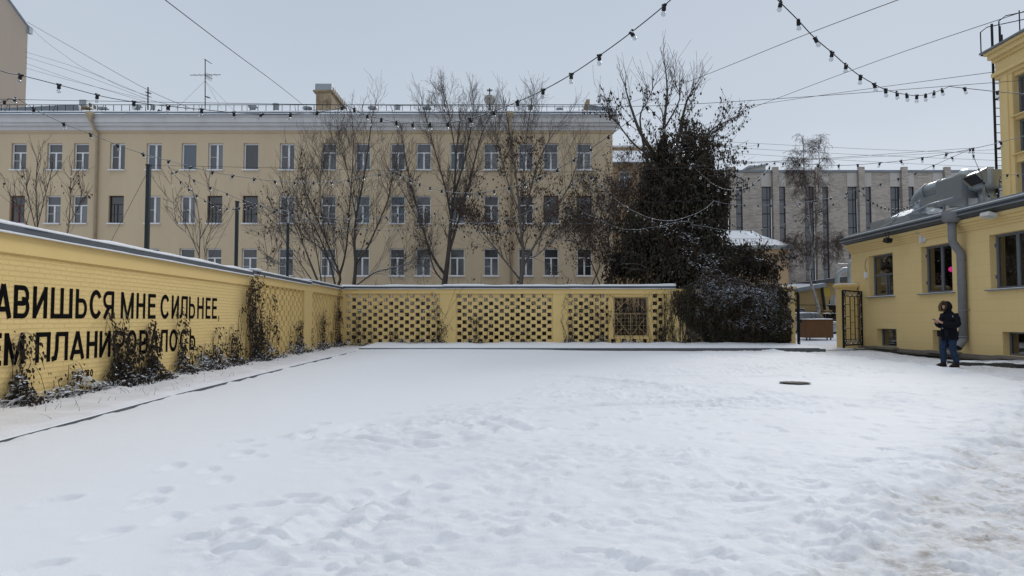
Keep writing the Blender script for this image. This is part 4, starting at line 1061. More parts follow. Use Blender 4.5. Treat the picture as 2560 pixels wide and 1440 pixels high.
# fittings on the wall
def small(name, label, cat, parts, loc):
    o = thing(name, label, cat, loc)
    for nm, mb, m in parts: mb.build(nm, m, o)
    return o
mb = MB(); mb.bar((CX-.42,27.6,4.86),(CX-.62,27.3,4.52),.04); mb.bar((CX-.42,27.9,4.86),(CX-.66,27.35,4.55),.03); m2 = MB(); m2.obox((CX-.68,27.25,4.45),(.22,0,-.06),(0,.3,0),(.05,0,.16))
small("floodlight", "small black floodlight on an arm under the cafe eave", "floodlight", [("arm",mb,M['black_plain']),("lamp_head",m2,M['black_plain'])], (CX-.42,27.6,4.8))
mb = MB(); mb.tube([(CX-.18,26.0,4.75),(CX-.28,26.0,4.6),(CX-.1,26.0,4.52),(CX-.02,26.0,4.45)], .014, 5); m2 = MB(); m2.box(CX-.14,25.92,4.22,CX-.03,26.06,4.5); m2.box(CX-.06,25.80,4.25,CX-.02,25.92,4.42)
small("wall_lamp", "white cylinder wall lamp on a bent cable above the middle cafe window", "wall lamp", [("bracket",mb,M['zinc_plain']),("lamp_body",m2,mk('white_plastic', (.6,.6,.6), .5))], (CX,26,4.4))
mb = MB(); m2 = MB(); m2.obox((CX-.5,21.7,4.62),(.28,0,-.08),(0,.42,0),(.03,0,.12)); mb.bar((CX-.36,21.7,4.7),(CX-.4,21.7,4.76),.04)
small("spotlight", "white box spotlight under the eave right of the big downpipe", "spotlight", [("bracket",mb,M['black_plain']),("lamp_head",m2,M['cornice'])], (CX-.4,21.7,4.6))
mb = MB(); mb.box(CX-.10,30.14,3.1,CX-.006,30.28,3.38); m2 = MB(); m2.tube([(CX-.012,30.2,3.38),(CX-.012,30.35,3.6),(CX-.012,30.3,3.85),(CX-.012,30.12,4.0)], .008, 4)
small("sensor_box", "small white sensor box beside the far cafe window", "sensor", [("casing",mb,M['white_frame']),("wire",m2,M['wire'])], (CX,30.2,3.2))
pk = P(2378,673,24.7); mb = MB(); mb.sphere((CX+.75, 25.55, 3.16), .10, 14, 10); m2 = MB(); m2.tube([(CX+.75,25.55,3.26),(CX+.75,25.55,4.45)], .006, 4)
small("pendant_lamp", "glowing pink round lamp inside the cafe window", "lamp", [("globe",mb,mk_emit('pink_light', (1,.05,.35), 1.1)),("cord",m2,M['wire'])], (CX+.75,25.55,3.16))

# ---------------------------------------------------------------- tall yellow block
TX = 17.0; TY1 = 23.4; TZ = 10.3
tb = thing("tall_block", "tall yellow classical block with stacked windows at the right edge", "building", (TX, 16, 0))
YT = [(20.6,22.7),(16.9,19.0),(13.2,15.3),(9.5,11.6)]
lv = [(6.1,7.55),(7.75,9.2)]
lv = [(5.2,6.55),(6.85,8.0),(8.15,9.5)]
ops = [(TY1-b, z0, TY1-a, z1) for a, b in YT for z0, z1 in lv]
mb = MB(); wall_open(mb, (TX,TY1,0), (0,-1,0), (-1,0,0), TY1-5, TZ, ops, .3)
mb.quad((TX,TY1,0),(TX,TY1,TZ),(TX+12,TY1,TZ),(TX+12,TY1,0)); mb.quad((TX,5,0),(TX+12,5,0),(TX+12,5,TZ),(TX,5,TZ)); mb.build("wall", M['yel_smooth'], tb)
mb = MB()
for o, z0, z1 in ((.10,9.62,9.74),(.20,9.74,9.86),(.08,9.86,10.3),(.16,10.25,10.36),(.28,10.36,10.52),(.38,10.52,10.62)): mb.box(TX-o,5,z0,TX+.4,TY1+o*.5,z1); 
mb.build("cornice", M['yel_smooth'], tb)
mb = MB(); mb.prism([(TX-.46,5,10.62),(TX-.46,5,10.68),(TX+12,5,12.4),(TX+12,5,12.3)], (0,TY1+.3-5,0)); mb.build("roof", M['roofmetal'], tb)
for y in (TY1-.45, 19.8, 16.1, 12.4):
    mb = MB(); mb.box(TX-.08,y-.28,4.9,TX-.003,y+.28,9.62); mb.box(TX-.13,y-.10,4.9,TX-.081,y+.10,9.62); mb.build("pilaster", M['yel_smooth'], tb)
for a, b in YT:
    for z0, z1 in lv:
        w = b-a; h = z1-z0; key = ('tb', round(w,2), round(h,2))
        if key not in cache: cache[key] = (frame_mesh("window", w, h, M['grey_frame'], .08, [(w/2,0,h,.08)], [(h*.5,0,w,.05)]), pane_mesh("pane", w, h, [M['g_mid']], [(0,0,w,h,0)]))
        o = put("window", cache[key][0], tb, (TX+.16, b, z0), R(-90)); sub("pane", cache[key][1], o)
        if ('tbs', round(w,2)) not in cache: cache[('tbs', round(w,2))] = sill_mesh("sill", w, M['yel_smooth'], d=.3)
        sub("sill", cache[('tbs', round(w,2))], o)
# roof ladder with a landing
ld = thing("roof_ladder", "black steel roof ladder with a railed landing up the tall yellow block", "ladder", (TX, TY1+.9, 4.9))
lx = TX+.60; ly = TY1+.85
mb = MB()
for dx in (-.17,.17): mb.bar((lx+dx,ly,4.6),(lx+dx,ly,12.0 if dx < 0 else 11.6),.06,.06)
mb.build("rail", M['black_metal'], ld)
mb = MB(); z = 5.0
while z < 10.9: mb.bar((lx-.17,ly,z),(lx+.17,ly,z),.022); z += .3
mb.build("rung", M['black_metal'], ld)
mb = MB()
for z in (5.6,7.4,9.2): mb.bar((lx-.17,ly,z),(lx-.1,TY1+.01,z+.0),.05); mb.bar((lx+.17,ly,z),(lx+.2,TY1+.01,z+.12),.05)
mb.build("bracket", M['black_metal'], ld)
mb = MB(); mb.box(lx-.24,ly-.45,11.0,lx+1.4,ly+.5,11.04)
x = lx-.2
while x < lx+1.4: mb.bar((x,ly-.45,11.06),(x,ly+.5,11.06),.02); x += .09
mb.bar((lx-.24,ly-.45,11.0),(lx+1.4,ly-.45,11.0),.08); mb.build("landing", M['black_metal'], ld)
mb = MB()
for dy in (-.45,.5):
    mb = MB(); mb.tube([(lx-.24,ly+dy,11.0),(lx-.24,ly+dy,11.9),(lx+.0,ly+dy,12.1),(lx+1.4,ly+dy,12.4)], .022, 5); mb.tube([(lx+.5,ly+dy,11.0),(lx+.5,ly+dy,12.3)], .022, 5); mb.build("guard_rail", M['black_metal'], ld)

# ---------------------------------------------------------------- ventilation plant on the cafe roof
VX = 17.1
vu = thing("ventilation_plant", "galvanised ventilation duct with elbow, box and fan drum on the cafe roof", "ventilation unit", (VX, 26.5, 5.3))
def V(px, py, X=VX):
    Y = X/ray(px,py).x*ray(px,py).y; return P(px,py,Y)
e0 = V(2298,530); e1 = V(2298,480)
yb_ = e0.y
mb = MB(); r0 = .33
pts = [(VX,yb_,5.2),(VX,yb_,e0.z+.2)]
for k in range(0,7):
    a = R(90*k/6); pts.append((VX, yb_-.75*(1-math.cos(a)), 6.05+.45*math.sin(a)))
mb.tube(pts, r0, 16)
for k in (2,4,6): mb.lathe([(r0+.02,-.02),(r0+.02,.02)], (0,0,0), 2) if False else None
mb.build("elbow", M['zinc_plain'], vu)
ye = yb_-.75
mb = MB(); mb.tube([(VX,ye,6.5),(VX,ye-1.9,6.5)], r0, 16); mb.build("round_duct", M['zinc_plain'], vu)
for yy in (ye, ye-.9): mb = MB(); mb.tube([(VX,yy+.04,6.5),(VX,yy-.04,6.5)], r0+.03, 16); mb.build("duct_collar", M['zinc'], vu)
mb = MB(); mb.box(VX-.42,ye-1.7,5.85,VX+.35,ye-.1,6.2); mb.build("flat_duct", M['zinc'], vu)
mb = MB(); y1 = V(2372,470).y; y0 = V(2438,470).y
mb.prism([(VX-.5,y1,5.70),(VX-.5,y0,5.75),(VX-.5,y0,6.62),(VX-.5,y1,6.62)], (1.1,0,0)); mb.build("housing", M['zinc'], vu)
hx = VX-.52
a_ = V(2405,470,VX-.9); 
mb = MB(); yh0, yh1 = a_.y+.0, a_.y-.8
mb.poly([(hx,yh0,6.55),(hx,yh1,6.58),(hx-.42,yh1,6.36),(hx-.42,yh0,6.33)]); mb.poly([(hx,yh0,6.55),(hx-.42,yh0,6.33),(hx-.05,yh0,6.0)]); mb.poly([(hx,yh1,6.58),(hx-.05,yh1,6.03),(hx-.42,yh1,6.36)])
mb.bar((hx-.42,yh0,6.34),(hx-.42,yh1,6.37),.03); mb.bar((hx-.05,yh0,6.0),(hx-.05,yh1,6.03),.03); mb.bar((hx-.42,yh0,6.34),(hx-.05,yh0,6.0),.03); mb.bar((hx-.42,yh1,6.37),(hx-.05,yh1,6.03),.03)
ih = mb.build("intake_hood", M['zinc'], vu)
mb = MB(); mb.poly([(hx-.37,yh0-.05,6.33),(hx-.37,yh1+.05,6.36),(hx-.07,yh1+.05,6.08),(hx-.07,yh0-.05,6.05)]); mb.build("grille", M['black_plain'], ih)
d_ = V(2468,460,VX+.2)
mb = MB(); mb.lathe([(.3,5.95),(.5,6.0),(.56,6.06),(.58,6.14),(.58,6.58),(.56,6.63),(.05,6.67)], (VX+.2,d_.y,0), 22); mb.build("fan_drum", M['zinc'], vu)
mb = MB(); mb.tube([(VX+.2,d_.y,6.0),(VX+.2,d_.y,5.2)], .3, 12); mb.build("fan_neck", M['zinc_plain'], vu)
for x_, y_, z_ in ((VX-.25,d_.y+.45,6.02),(VX+.65,d_.y+.45,6.02),(VX-.25,d_.y-.45,6.02),(VX+.65,d_.y-.45,6.02),(VX-.4,ye-1.5,5.9),(VX-.4,y0,5.8)):
    mb = MB(); mb.bar((x_,y_,5.15),(x_,y_,z_),.06); mb.build("stand_leg", M['zinc_plain'], vu)
t0 = V(2400,450,VX+1.0)
mb = MB(); mb.tube([(VX+1.0,t0.y+.25,5.8),(VX+1.0,t0.y+.2,6.55),(VX+1.0,t0.y,6.85),(VX+.95,t0.y-.4,6.95),(VX+.9,t0.y-.9,6.75)], [.3,.3,.31,.32,.32], 16); mb.build("round_duct", M['zinc_plain'], vu)
mb = MB(); mb.loft([[(VX+a*s, yb_+b*s, z) for a, b in ((-1,-1),(1,-1),(1,1),(-1,1))] for s, z in ((1.0,5.2),(.95,5.55),(.5,5.85))], 0, False); mb.build("base_cowl", M['zinc'], vu)
mb = MB(); mb.box(VX-.9,28.6,5.15,VX+.5,30.6,5.62); mb.build("base_box", M['zinc'], vu)
mb = MB(); mb.tube([(CX-.2,28.6,5.15),(CX-.25,25.2,5.55),(CX-.3,23.7,5.55)], .03, 5); mb.tube([(CX-.2,28.0,5.1),(CX-.25,27.2,5.5)], .03, 5); mb.build("guard_pipe", M['zinc'], vu)

# ducts on the wall past the gate
dv = thing("wall_duct", "bent silver duct pipes rising past the gate behind the yellow corner", "duct", (18.6,40,.2))
mb = MB(); DY = 40.0
p0 = P(2093,745,DY); p1 = P(2093,690,DY); p2 = P(2110,674,DY); p3 = P(2150,674,DY)
mb.tube([p0, p1, p1+Vector((.08,0,.2)), p2+Vector((-.1,0,-.05)), p2, p3], .14, 10); mb.build("duct", M['zinc_plain'], dv)
mb = MB(); p0 = P(2124,735,DY-1); p1 = P(2124,662,DY-1); p2 = P(2136,648,DY-1); mb.tube([p0, p1, p1+Vector((.06,0,.2)), p2, p2+Vector((.8,0,0))], .12, 10); mb.build("duct", M['zinc_plain'], dv)
mb = MB(); p0 = P(2088,680,DY); mb.tube([p0, P(2088,664,DY), P(2095,660,DY), P(2150,660,DY)], .03, 6); mb.build("duct", M['zinc_plain'], dv)
mb = MB(); c = P(2093,748,DY); mb.loft([[(c.x+a*s,DY+b*s,c.z+z) for a, b in ((-1,-1),(1,-1),(1,1),(-1,1))] for s, z in ((.16,.25),(.3,-.1),(.3,-.35))], 0, False); mb.build("cowl", M['zinc_plain'], dv)
# ---------------------------------------------------------------- trees
def rdir(r): 
    while True:
        v = Vector((r.uniform(-1,1), r.uniform(-1,1), r.uniform(-1,1)))
        if .05 < v.length < 1: return v.normalized()
def crom(pts, m=4):
    pts = [Vector(p) for p in pts]; out = []
    for i in range(len(pts)-1):
        p0 = pts[max(i-1,0)]; p1 = pts[i]; p2 = pts[i+1]; p3 = pts[min(i+2,len(pts)-1)]
        for k in range(m):
            t = k/m
            out.append(.5*((2*p1)+(p2-p0)*t+(2*p0-5*p1+4*p2-p3)*t*t+(3*p1-p0-3*p2+p3)*t*t*t))
    out.append(pts[-1]); return out
def shoot(mb, p, d, L, r, lvl, rg, spread=40, up=.25, wob=.18, kids=5, rmin=.007, tips=None, n=4, droop=0, mat=0, first=.2, kl=(.35,.65)):
    """one shoot with side shoots; tips collects points that may carry leaves"""
    k = max(3, int(L/.28)); k = min(k, 9); pts = [p]; d = d.normalized(); cur = d
    for i in range(k):
        cur = (cur + rdir(rg)*wob + Vector((0,0,up*.25 - droop*(i/k)))).normalized()
        pts.append(pts[-1] + cur*(L/k))
    rad = [max(rmin, r*(1-.8*i/k)) for i in range(k+1)]
    mb.tube(pts, rad, n if lvl > 0 else 3, mat, True, False)
    if tips is not None and lvl <= 1: tips.extend(pts[1:])
    if lvl > 0:
        for c in range(kids):
            t = lerp(first, 1, (c+rg.random())/kids); i = min(int(t*k), k-1); q = pts[i].lerp(pts[i+1], t*k-i)
            tg = (pts[i+1]-pts[i]).normalized(); a = R(spread*rg.uniform(.6,1.3))
            ax = tg.cross(rdir(rg))
            if ax.length < .01: continue
            nd = Matrix.Rotation(a, 3, ax.normalized()) @ tg
            shoot(mb, q, nd, L*rg.uniform(*kl), max(rmin, rad[i]*.6), lvl-1, rg, spread, up, wob, max(2,int(kids*.8)), rmin, tips, 3, droop, mat, .15, kl)
def leaf(mb, p, s, rg, mat=0, hang=.7, out=None):
    d = (rdir(rg)*(1-hang) + Vector((0,0,-hang))); 
    if out is not None: d = d + out*.25
    d.normalize(); x = d.cross(rdir(rg))
    if x.length < .05: x = d.orthogonal()
    x.normalize(); n = x.cross(d); w = s*rg.uniform(.22,.42); f = n*s*rg.uniform(.05,.25)
    m = p + d*s*.30; m2 = p + d*s*.68; c = rg.uniform(-.18,.18)*s
    mb.add([tuple(p), tuple(m+x*w*.95+f), tuple(m2+x*w*.62+f*.6+n*c), tuple(p+d*s+n*c*1.8), tuple(m2-x*w*.62+f*.6+n*c), tuple(m-x*w*.95+f)], [(0,1,2,3),(0,3,4,5)], mat)
def flat_leaf(mb, p, s, rg, mat):
    a = rg.uniform(0,6.28); x = Vector((math.cos(a), math.sin(a), rg.uniform(-.4,.4)))*s; y = Vector((-math.sin(a), math.cos(a), rg.uniform(-.4,.4)))*s*.7
    mb.add([tuple(p+x*.6), tuple(p+y*.6+Vector((0,0,s*.12))), tuple(p-x*.6), tuple(p-y*.6)], [(0,1,2,3)], mat)
def limb(pxs, Y, dY=0.0, m=4):
    k = len(pxs); return crom([P(p[0], p[1], Y + dY*(i/(k-1))**1.2) for i, p in enumerate(pxs)], m)
def tree(name, label, limbs, Y, rg, bark='bark', twigs=14, tlen=(.8,2.0), lvl=2, kids=5, leaves=0, leafmat='leaf_brown', zone=None, group=None, spread=38, up=.4, twigmat='twig', start=.2, droop=0, rmin=.007, ground=-.1, lsize=(.09,.17), wob=.18, loosely=.5):
    """limbs: (pixel path, depth shift, base radius, tip radius)"""
    b = P(limbs[0][0][0][0], limbs[0][0][0][1], Y)
    o = thing(name, label, 'tree', (b.x, Y, ground), group)
    tk = MB(); cr = MB(); tips = []
    for i, (pxs, dY, r0, r1) in enumerate(limbs):
        pts = limb(pxs, Y, dY); r0 *= .7; r1 *= .85
        if i == 0 or pxs[0][1] > 700: pts = [Vector((pts[0].x, pts[0].y, ground))] + pts
        k = len(pts)-1; rad = [lerp(r0, r1, (j/k)**.6) for j in range(k+1)]
        tk.tube(pts, rad, 8, 0, True, True)
        tot = twigs
        for c in range(tot):
            t = lerp(start if i == 0 else .15, 1, (c+rg.random())/tot)**.85; j = min(int(t*k), k-1); q = pts[j].lerp(pts[j+1], t*k-j); tg = (pts[j+1]-pts[j]).normalized()
            ax = tg.cross(rdir(rg))
            if ax.length < .05: continue
            nd = Matrix.Rotation(R(spread*rg.uniform(.6,1.2)), 3, ax.normalized()) @ tg
            nd.y *= .8
            shoot(cr, q, nd, rg.uniform(*tlen)*(1.1-.45*t), max(.010, min(.028, rad[j]*.36)), lvl, rg, spread, up, wob, kids, rmin, tips, 4, droop)
        shoot(cr, pts[-1], pts[-1]-pts[-2], rg.uniform(*tlen)*.8, r1, lvl, rg, spread*.7, up, wob, kids, rmin, tips, 4, droop)
    tk.build("trunk", M[bark], o); cr.build("crown", M[twigmat], o)
    if leaves:
        lf = MB(); pool = [q for q in tips if zone is None or zone(q)]
        # leaves cling in loose bunches
        while len(lf.f) < leaves*2 and pool:
            q = rg.choice(pool)
            for _ in range(rg.randint(1,4)): leaf(lf, q + rdir(rg)*rg.uniform(.02,.30)*loosely*2, rg.uniform(*lsize), rg, 0, .75)
        lf.build("foliage", M[leafmat], o)
    return o
def pz(q):   # picture row of a world point (used only to say which branches kept their leaves)
    t = (q.z-CAMZ)/q.y; return 720 - FPX*math.tan(math.atan(t)-PITCH)
def pxx(q): return 1280 + FPX*q.x/q.y
tree("bare_tree", "slender bare tree of three stems behind the wall corner",
  [([(846,712),(850,692),(835,650),(815,600),(790,540),(765,480)],-.6,.13,.03),
   ([(885,712),(889,660),(886,610),(890,545),(905,470),(918,390),(928,310)],.3,.17,.03),
   ([(889,660),(918,620),(945,560),(968,505),(978,460),(985,425)],-.8,.10,.03),
   ([(848,690),(860,650),(868,600),(872,540),(880,440),(884,340)],.6,.10,.025),
   ([(838,712),(822,650),(790,575),(760,530),(735,500)],.9,.09,.02),
   ([(815,600),(802,520),(800,450),(806,400)],-.4,.05,.018),
   ([(850,692),(800,620),(755,590),(715,575)],-.2,.05,.015),
   ([(893,712),(940,680),(990,668),(1040,655)],-1.0,.07,.02),
   ([(890,545),(876,470),(862,400),(850,380)],-.7,.05,.015)],
  35.0, random.Random(21), 'bark', 20, (1.0,2.8), 2, 6, rmin=.005, leaves=260, zone=lambda q: pz(q) > 470)
tree("maple_tree", "broad leafless maple with a forked trunk in front of the middle windows",
  [([(1111,712),(1118,660),(1124,600),(1128,540),(1136,470),(1141,380),(1150,300)],0,.24,.035),
   ([(1116,690),(1090,655),(1070,612),(1050,545),(1022,440),(1006,350)],-.9,.13,.03),
   ([(1120,640),(1148,545),(1174,455),(1197,360),(1214,310)],.9,.12,.03),
   ([(1128,545),(1112,465),(1082,360),(1062,280)],-.6,.09,.025),
   ([(1134,490),(1160,405),(1176,330),(1184,270)],-.8,.09,.025),
   ([(1112,705),(1085,672),(1062,590),(1030,520),(990,450)],.8,.08,.02),
   ([(1141,400),(1130,330),(1120,270),(1112,240)],.7,.06,.02),
   ([(1124,600),(1142,540),(1155,500),(1190,430)],-1.2,.06,.02)],
  34.6, random.Random(22), 'bark', 22, (.8,1.9), 2, 6, rmin=.005, lsize=(.07,.13), leaves=420, zone=lambda q: pz(q) > 420 and pxx(q) < 1230, up=.4, spread=36)
tree("brown_leaved_tree", "tree with pale trunk and many withered brown leaves right of the maple",
  [([(1301,712),(1306,670),(1308,630),(1304,590),(1298,520),(1290,440),(1276,350),(1268,290)],0,.20,.03),
   ([(1306,670),(1338,610),(1385,530),(1425,460),(1442,410)],-.8,.11,.025),
   ([(1302,700),(1265,655),(1225,605),(1190,560)],-.5,.10,.025),
   ([(1304,585),(1325,480),(1352,390),(1392,320)],.7,.09,.02),
   ([(1298,530),(1268,450),(1250,380),(1240,330)],-.9,.07,.02),
   ([(1308,640),(1340,640),(1380,600),(1420,570)],.9,.07,.02),
   ([(1298,520),(1310,420),(1318,330),(1325,280)],-.3,.07,.02)],
  34.2, random.Random(23), 'bark_pale', 18, (1.0,2.6), 2, 6, rmin=.005, leaves=3600, zone=lambda q: pz(q) > 430 - 90*(abs(pxx(q)-1300) < 60), group=None, lsize=(.07,.145))
tree("leafy_shrub", "dense shrub of tangled stems and rusty leaves left of the ivy tree",
  [([(1480,712),(1500,650),(1470,590),(1455,540)],.6,.05,.015),([(1520,712),(1530,660),(1520,600),(1535,540),(1530,480)],0,.10,.02),
   ([(1500,712),(1480,660),(1465,620),(1450,590)],-.4,.06,.015),
   ([(1560,712),(1575,640),(1590,560),(1600,500)],.4,.09,.02),
   ([(1530,660),(1500,590),(1505,520),(1490,470)],.5,.05,.015),
   ([(1600,712),(1620,650),(1610,600)],-.6,.07,.02),
   ([(1575,640),(1550,560),(1560,480),(1575,420)],-.3,.05,.015)],
  33.6, random.Random(24), 'bark', 24, (.8,1.9), 2, 6, leaves=5200, lsize=(.07,.13), spread=50, rmin=.006)
tree("bare_sapling", "tall thin bare sapling by the left wall in front of the beige downpipe",
  [([(92,700),(93,560),(90,470),(94,400)],.2,.03,.012),([(93,590),(75,510),(62,450)],.2,.02,.01),([(93,570),(110,500),(126,440)],-.2,.02,.01),([(150,700),(172,560),(176,470),(178,440)],.4,.022,.01),([(92,610),(60,545),(35,500)],0,.016,.008),([(172,560),(195,520),(205,480)],.2,.014,.008)],
  17.5, random.Random(25), 'bark', 8, (.35,.9), 1, 4, leaves=40, lsize=(.05,.09), rmin=.004, spread=32, up=.7)
tree("small_tree", "small leaning bare tree above the coping between the first two poles",
  [([(500,700),(498,640),(500,580),(494,520),(478,470)],.3,.045,.012),([(498,640),(475,585),(450,530),(425,500)],-.2,.03,.01),([(499,600),(520,560),(530,520),(525,480)],.2,.022,.01),([(520,700),(512,640),(520,590),(545,550)],-.1,.022,.01),([(498,620),(464,580),(440,550),(430,460)],.3,.018,.008)],
  23.0, random.Random(26), 'bark_pale', 7, (.4,1.2), 1, 4, leaves=30, rmin=.005, spread=35, up=.5, lsize=(.05,.09))
tree("thin_sapling", "thin forked sapling just above the coping left of the third pole",
  [([(668,720),(670,660),(662,600),(655,565)],.2,.022,.009),([(670,655),(680,620),(676,580)],-.1,.016,.008),([(670,665),(692,630),(690,600)],-.1,.014,.007)],
  27.0, random.Random(27), 'bark', 5, (.3,.8), 1, 3, leaves=12, rmin=.006, up=.6)
tree("bare_bush", "wide spray of bare stems behind the wall around the third pole",
  [([(800,715),(770,640),(735,560),(712,490)],.5,.06,.015),([(790,715),(745,650),(705,590),(690,540)],-.5,.05,.012),([(805,715),(790,620),(770,520),(758,450)],.2,.06,.015),([(775,715),(735,675),(700,660)],-.3,.04,.012),([(812,715),(815,600),(830,500),(826,440)],-.8,.05,.012),([(798,715),(755,600),(742,500),(745,430)],.9,.05,.012)],
  33.0, random.Random(28), 'bark', 10, (.8,1.8), 1, 6, leaves=160, lsize=(.08,.14), up=.45, spread=34)
tree("birch", "tall weeping birch with white trunk in front of the grey brick hall",
  [([(2046,770),(2036,735),(2024,690),(2030,630),(2024,560),(2018,480),(2010,420),(2008,360)],0,.22,.03),([(2030,640),(2042,560),(2046,480),(2048,400),(2046,360)],.6,.12,.02),([(2024,690),(1995,640),(1985,600)],-.4,.07,.02),([(2030,650),(2060,625),(2095,600)],.4,.06,.02),([(2018,500),(1998,450),(1994,400)],-.5,.06,.02)],
  50.0, random.Random(29), 'birch', 46, (.8,1.7), 2, 7, up=.1, droop=1.3, twigmat='birch_twig', rmin=.006, ground=.3, spread=48, start=.35)

# ---------------------------------------------------------------- the ivy-swamped tree
def ell(px, py, Y, rx, ry, rz): p = P(px, py, Y); return (p, rx, ry, rz)
IY = 33.6
def ivy_tree():
    rg = random.Random(31); c = P(1660, 700, IY)
    o = thing("ivy_covered_tree", "big dark tree smothered in ivy, taller than the beige roof", "tree", (c.x, IY, 0))
    limbs = [([(1650,700),(1650,600),(1655,500),(1640,400),(1600,330),(1575,260),(1562,215)],0,.22,.02),
      ([(1655,500),(1665,400),(1660,320),(1668,230),(1662,160)],.6,.14,.02), ([(1660,450),(1690,370),(1705,300),(1718,250),(1732,225)],-.5,.12,.02),
      ([(1700,560),(1735,440),(1755,360),(1785,320),(1825,300)],.4,.12,.02),([(1640,400),(1585,360),(1545,310),(1525,290)],-.4,.06,.015),
      ([(1735,440),(1765,390),(1780,350),(1810,400)],-.6,.06,.015),([(1620,420),(1600,300),(1620,250),(1640,205)],.9,.06,.015),([(1662,320),(1690,270),(1700,240),(1690,215)],-.8,.05,.015)]
    tk = MB(); cr = MB(); tips = []
    for i, (pxs, dY, r0, r1) in enumerate(limbs):
        pts = limb(pxs, IY, dY)
        if i == 0: pts = [Vector((pts[0].x, IY, -.1))] + pts
        k = len(pts)-1; rad = [lerp(r0, r1, j/k) for j in range(k+1)]; tk.tube(pts, rad, 7)
        for c_ in range(9):
            t = lerp(.5,1,(c_+rg.random())/9); j = min(int(t*k),k-1); tg = (pts[j+1]-pts[j]).normalized(); ax = tg.cross(rdir(rg))
            if ax.length < .05: continue
            shoot(cr, pts[j], Matrix.Rotation(R(35*rg.uniform(.5,1.2)),3,ax.normalized()) @ tg, rg.uniform(.8,1.9), .018, 1, rg, 34, .5, .16, 5, .007, tips, 4)
        shoot(cr, pts[-1], pts[-1]-pts[-2], 1.2, r1, 1, rg, 30, .5, .15, 5, .007, tips, 4)
    tk.build("trunk", M['bark'], o); cr.build("crown", M['twig'], o)
    vols = [ell(1630,445,IY,.55,.8,1.1), ell(1657,380,IY-.2,.42,.7,.95), ell(1722,360,IY,.42,.7,.95), ell(1762,405,IY+.2,.42,.7,.85), ell(1698,435,IY,.75,.9,.8), ell(1632,510,IY,.95,1.2,1.5), ell(1710,490,IY,1.4,1.3,1.9), ell(1775,525,IY+.3,.7,1.0,1.7),
      ell(1600,600,IY-.3,1.15,1.1,1.5), ell(1680,610,IY,1.8,1.5,1.9), ell(1760,620,IY-.2,1.3,1.3,1.4), ell(1840,640,IY,1.2,1.1,.7), ell(1900,672,IY+.2,.8,.9,.55), ell(1690,680,IY-1.2,1.5,1.3,.9), ell(1780,690,IY-1.0,1.6,1.3,.8), ell(1560,660,IY,1.0,1.0,.9), ell(1800,470,IY+.3,.45,.6,1.1),
      ell(1668,575,IY-1.3,.75,.7,.6), ell(1712,625,IY-1.5,.8,.8,.6), ell(1752,668,IY-1.7,.85,.8,.6), ell(1800,704,IY-1.8,.9,.8,.55), ell(1860,660,IY-.8,.8,.8,.45)]
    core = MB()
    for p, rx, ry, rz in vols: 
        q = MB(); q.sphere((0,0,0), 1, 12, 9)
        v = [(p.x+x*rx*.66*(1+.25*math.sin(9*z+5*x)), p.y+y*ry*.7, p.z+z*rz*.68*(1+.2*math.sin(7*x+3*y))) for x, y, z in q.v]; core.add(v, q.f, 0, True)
    lf = MB()
    def inside(pt, kx=None): return False
    for vi, (p, rx, ry, rz) in enumerate(vols):
        n = int((850 if vi < 5 else 1350)*(rx*ry+rx*rz+ry*rz)/3)
        for _ in range(n):
            u = rdir(rg); rr = rg.uniform(.70,1.12)**.8
            an = math.atan2(u.x,-u.y); stv = float(vnoise(np.array([(p.x+u.x*rx)*5.5+u.y*2]),np.array([(p.z+u.z*rz)*.55+vi]))[0])
            f = 1 + .5*(float(vnoise(np.array([u.x*2.2+vi*7+p.x]),np.array([u.z*2.2+u.y*1.5]))[0])-.5)*2 + .34*(stv-.5)
            q = p + Vector((u.x*rx*rr*f, u.y*ry*rr*f, u.z*rz*rr*f))
            s = rg.uniform(.08,.165)
            low = pz(q) > 560
            clump = float(vnoise(np.array([q.x*1.7+20]),np.array([q.z*1.7+q.y]))[0])
            dg = pxx(q) - (1668+(pz(q)-571)*.957)
            if low and pxx(q) < 1830: ok_ = (-28 < dg < 40 and clump > .28) or (dg >= 40 and clump > .5 and u.z > .25) or rg.random() < .02
            else: ok_ = clump > (.42 if low else .64) and u.z > (.0 if low else .4)
            sn = ok_ and u.y < .6 and rr*f > .90 and vi not in (8,15)
            if sn and rg.random() < (.74 if low else .3): flat_leaf(lf, q, s*rg.uniform(.45,.95), rg, 2)
            else: leaf(lf, q, s, rg, (1 if stv > .5 else 3) if rg.random() < abs(stv-.45)*1.9 else 0, .8, u)
    # curtains of hanging strands
    for _ in range(1000):
        p, rx, ry, rz = rg.choice(vols); u = rdir(rg)
        q = p + Vector((u.x*rx*1.0, u.y*ry*1.05, u.z*rz*.9))
        L = rg.uniform(.4,1.9)
        t_ = 0
        while t_ < L:
            leaf(lf, q + Vector((rg.gauss(0,.04), rg.gauss(0,.04), -t_)), rg.uniform(.07,.15), rg, 0, .85); t_ += .07
    # leafy sprays standing out of the mass, most of them high and to the right
    sp = MB(); stips = []
    for _ in range(230):
        p, rx, ry, rz = vols[rg.choice((0,0,1,2,2,3,3,3,4,5,6,7,7,8,12,12,13,16))]; u = rdir(rg); u.z = abs(u.z)*.8
        q = p + Vector((u.x*rx*.85, u.y*ry*.8, u.z*rz*.85)); shoot(sp, q, u + Vector((0,0,.4)), rg.uniform(.5,1.5), .012, 1, rg, 38, .1, .2, 4, .006, stips, 3, .5)
    for q in stips:
        for _ in range(rg.randint(1,3)): leaf(lf, q + rdir(rg)*.07, rg.uniform(.08,.15), rg, 3 if rg.random() < .25 else 0, .8)
    sp.build("sprays", M['twig'], o)
    for q in tips:
        if rg.random() < .62 and pz(q) > 190+rg.random()*60:
            for _ in range(rg.randint(1,3)): leaf(lf, q + rdir(rg)*.08, rg.uniform(.09,.16), rg, 0, .8)
